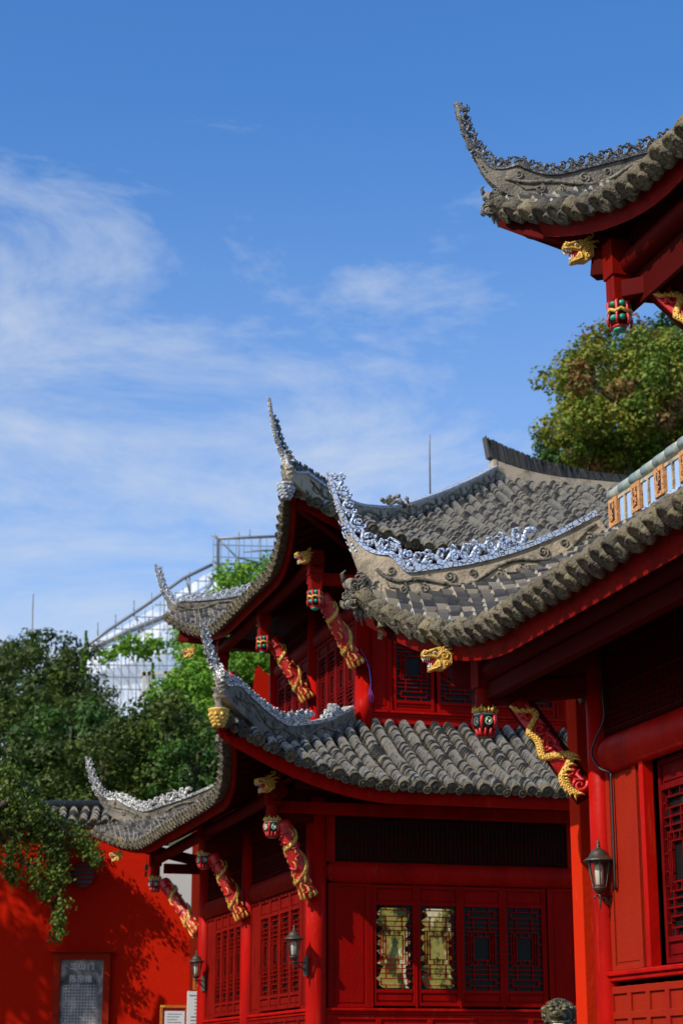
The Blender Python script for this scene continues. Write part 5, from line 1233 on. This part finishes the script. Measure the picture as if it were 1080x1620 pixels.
# tree hanging over the wall at the left, its trunk outside the picture
def limbtree():
    rn = random.Random(21); r = empty('overhanging_tree', (2.6, 45.2, 0), 'leafy tree with drooping branches hanging over the red wall at the far left', 'tree')
    mb = MB(); mb.use(BARK, True); mb.tube([(2.6, 45.2, 0), (2.7, 45.1, 3), (3.0, 45, 6), (3.6, 45, 8)], [.24, .20, .15, .06], 9)
    lf = MB(); lf.use(LHANG)
    br = [[(20, 1262), (62, 1285), (108, 1318), (136, 1340), (150, 1362)], [(-20, 1240), (30, 1290), (80, 1330), (90, 1380), (95, 1440), (92, 1480)], [(-20, 1260), (20, 1330), (50, 1380), (75, 1420)], [(-20, 1225), (20, 1232), (50, 1262), (90, 1325), (104, 1390)], [(-20, 1290), (10, 1340), (20, 1390)], [(0, 1260), (45, 1300), (80, 1345), (88, 1400)]]
    for bi, B_ in enumerate(br):
        pts = catmull([at(x, y, 46.7+.10*bi) for k, (x, y) in enumerate(B_)], 5); mb.tube([V((2.9, 46, 6.5)), pts[0]]+pts, [.09]*3+[.05*(1-i/len(pts))+.012 for i in range(len(pts)-1)], 6)
        for i, p in enumerate(pts):
            f = i/len(pts)
            for c in range(4):
                cc = p+V((rn.gauss(0, .20*(1.2-f)), rn.gauss(0, .25), rn.gauss(0, .15*(1.25-f)))); tone = rn.random()
                for j in range(26):
                    d = V((rn.gauss(0, 1), rn.gauss(0, 1), rn.gauss(0, 1)))*.10*(1.3-.6*f); q = cc+d; n = V((rn.uniform(-1, 1), rn.uniform(-1, 1), rn.uniform(-.2, 1))).normalized(); u = n.orthogonal().normalized(); w_ = n.cross(u); s = .085*rn.uniform(.6, 1.3)
                    lf.rnd = max(0, min(1, .1+.6*tone+rn.uniform(-.15, .25))); lf.face([lf.vert(v) for v in (q-u*s*.6, q+w_*s*.35, q+u*s*.6, q-w_*s*.35)])
    mb.build('trunk', r, fixn=False); lf.build('crown', r, fixn=False)
limbtree()
# courtyard tree outside the picture on the left, it throws the leafy shadow on the wall
for (x, y, z, s, lab) in ((-3.4, 44.6, 12.2, .62, 'tree beyond the left picture edge that shades the red wall'), (-9.5, 45.0, 15.5, .8, 'taller tree far beyond the left picture edge')):
    tree(x, y, z, 'mid', s, lab, group=None, rz=x) if x > -5 else None

# ================================================================== NETTED STRUCTURE AND MASTS
def netmat():
    m = bpy.data.materials.new('white_netting'); m.use_nodes = True; t = m.node_tree; N = t.nodes; L_ = t.links; p = N['Principled BSDF']; p.inputs['Base Color'].default_value = (.82, .84, .86, 1); p.inputs['Roughness'].default_value = .7
    c = N.new('ShaderNodeTexCoord'); n = N.new('ShaderNodeTexNoise'); n.inputs['Scale'].default_value = .35; n.inputs['Detail'].default_value = 7; n.inputs['Roughness'].default_value = .65; L_.new(c.outputs['Object'], n.inputs['Vector'])
    r = N.new('ShaderNodeValToRGB'); r.color_ramp.elements[0].position = .40; r.color_ramp.elements[0].color = (.06, .06, .06, 1); r.color_ramp.elements[1].position = .56; r.color_ramp.elements[1].color = (.62, .62, .62, 1)
    L_.new(n.outputs['Fac'], r.inputs[0]); tr = N.new('ShaderNodeBsdfTransparent'); ms = N.new('ShaderNodeMixShader'); L_.new(r.outputs[0], ms.inputs[0]); L_.new(tr.outputs[0], ms.inputs[1]); L_.new(p.outputs[0], ms.inputs[2]); L_.new(ms.outputs[0], N['Material Output'].inputs[0])
    return m
NET = netmat()
NY = 96
r = empty('netted_aviary', at(250, 1100, NY), 'large steel framed structure covered in white netting on the hilltop', 'aviary')
top = [(130, 1020), (170, 1000), (230, 958), (290, 920), (338, 888), (345, 850)]
mb = MB(); mb.use(NET); rows = []
tx = [(140, 1022), (200, 988), (262, 952), (330, 905), (350, 905), (450, 905)]
for k in range(9):
    rows.append([at(x+(-4 if k else 0), y+(1115+ (x-140)*.02-y)*k/8, NY-.35*k+ .5*math.sin(x*.1+k)) for x, y in tx])
mb.grid(rows); mb.build('white_net', r, fixn=False)
mb = MB(); mb.use(STEEL, True)
P2 = lambda pts, rad: mb.tube([at(x, y, NY-.3) for x, y in pts], rad, 6)
P2([(120, 1035), (170, 998), (230, 958), (290, 915), (336, 893)], .10); P2([(120, 1045), (230, 985), (300, 962), (340, 930)], .06); P2([(336, 845), (345, 853), (345, 930)], .09)
P2([(336, 886), (345, 893), (380, 892), (440, 893)], .07); P2([(345, 852), (400, 850), (450, 848)], .08); P2([(345, 852), (375, 882), (410, 890)], .05); P2([(385, 873), (415, 871), (450, 870)], .05)
P2([(146, 1025), (200, 1000), (262, 975), (290, 978)], .14)
for x, y0, y1 in ((155, 985, 1010), (183, 972, 995), (212, 950, 975), (240, 938, 955), (260, 925, 1000), (300, 905, 960), (395, 838, 852), (378, 842, 900), (412, 848, 900)): P2([(x, y0), (x, y1)], .035)
rn = random.Random(31)
for k in range(34):
    x = rn.uniform(150, 330); yt = 1020-(x-140)*.62; y = rn.uniform(yt, yt+60); P2([(x, y), (x+rn.uniform(-14, 26), y+rn.uniform(-26, 34))], rn.choice((.03, .045, .06)))
mb.build('steel_frame', r, fixn=False)
mb = MB(); mb.use(STEEL)
for i in range(26):
    x = 146+12*i; ytop = 1020-(x-140)*.60 if x < 338 else 853; P_ = [at(x, max(850, ytop), NY-1.2), at(x-3, 1115, NY-4.2)]; mb.bar(P_[0], P_[1], .045, .045)
for k in range(13):
    y = 862+19*k; x0_ = 140 if y > 1015 else (338 if y < 895 else 140+(1020-y)/.6); mb.bar(at(x0_, y, NY-1.3-.2*k), at(450, y+3, NY-1.3-.2*k), .04, .04)
mb.build('net_cables', r, fixn=False)
mb = MB(); mb.use(IVORY)
for x in (228, 236, 262, 284, 300): p = at(x, 1062, NY-8); q = at(x, 1150, NY-8); mb.bar(p, q, .16, .16)
for y in (1064, 1095, 1135, 1142): mb.bar(at(222, y+3, NY-8), at(305, y-3, NY-8), .16, .2)
mb.build('white_walkway_frame', r, fixn=False)
vines = MB(); vines.use(LBRI); rn = random.Random(4)
for (cx_, cy_2, w_) in ((190, 1025, 20), (225, 1035, 25), (255, 1020, 16), (170, 1040, 14), (232, 1020, 20), (205, 1015, 20)):
    for j in range(90):
        q = at(cx_+rn.gauss(0, w_*.6), cy_2+rn.gauss(0, 6), NY-5+rn.uniform(-.5, .5)); s = .16*rn.uniform(.5, 1.3); n = V((rn.uniform(-1, 1), rn.uniform(-1, 1), rn.uniform(-.2, 1))).normalized(); u = n.orthogonal().normalized(); v = n.cross(u)
        vines.rnd = rn.random(); vines.face([vines.vert(z_) for z_ in (q-u*s, q+v*s*.6, q+u*s, q-v*s*.6)])
vines.build('climbing_plants', r, fixn=False)
mb = MB(); mb.use(STEEL, True); p = at(50, 1020, 92); q = at(53, 940, 92); mb.tube([p-V((0, 0, 6)), p, q], [.07, .06, .03], 6); mb.tube([at(47, 1000, 92), at(55, 1000, 92)], .04, 5); tag(mb.build('radio_mast'), 'thin radio mast rising from the wooded crest at the far left', 'mast')
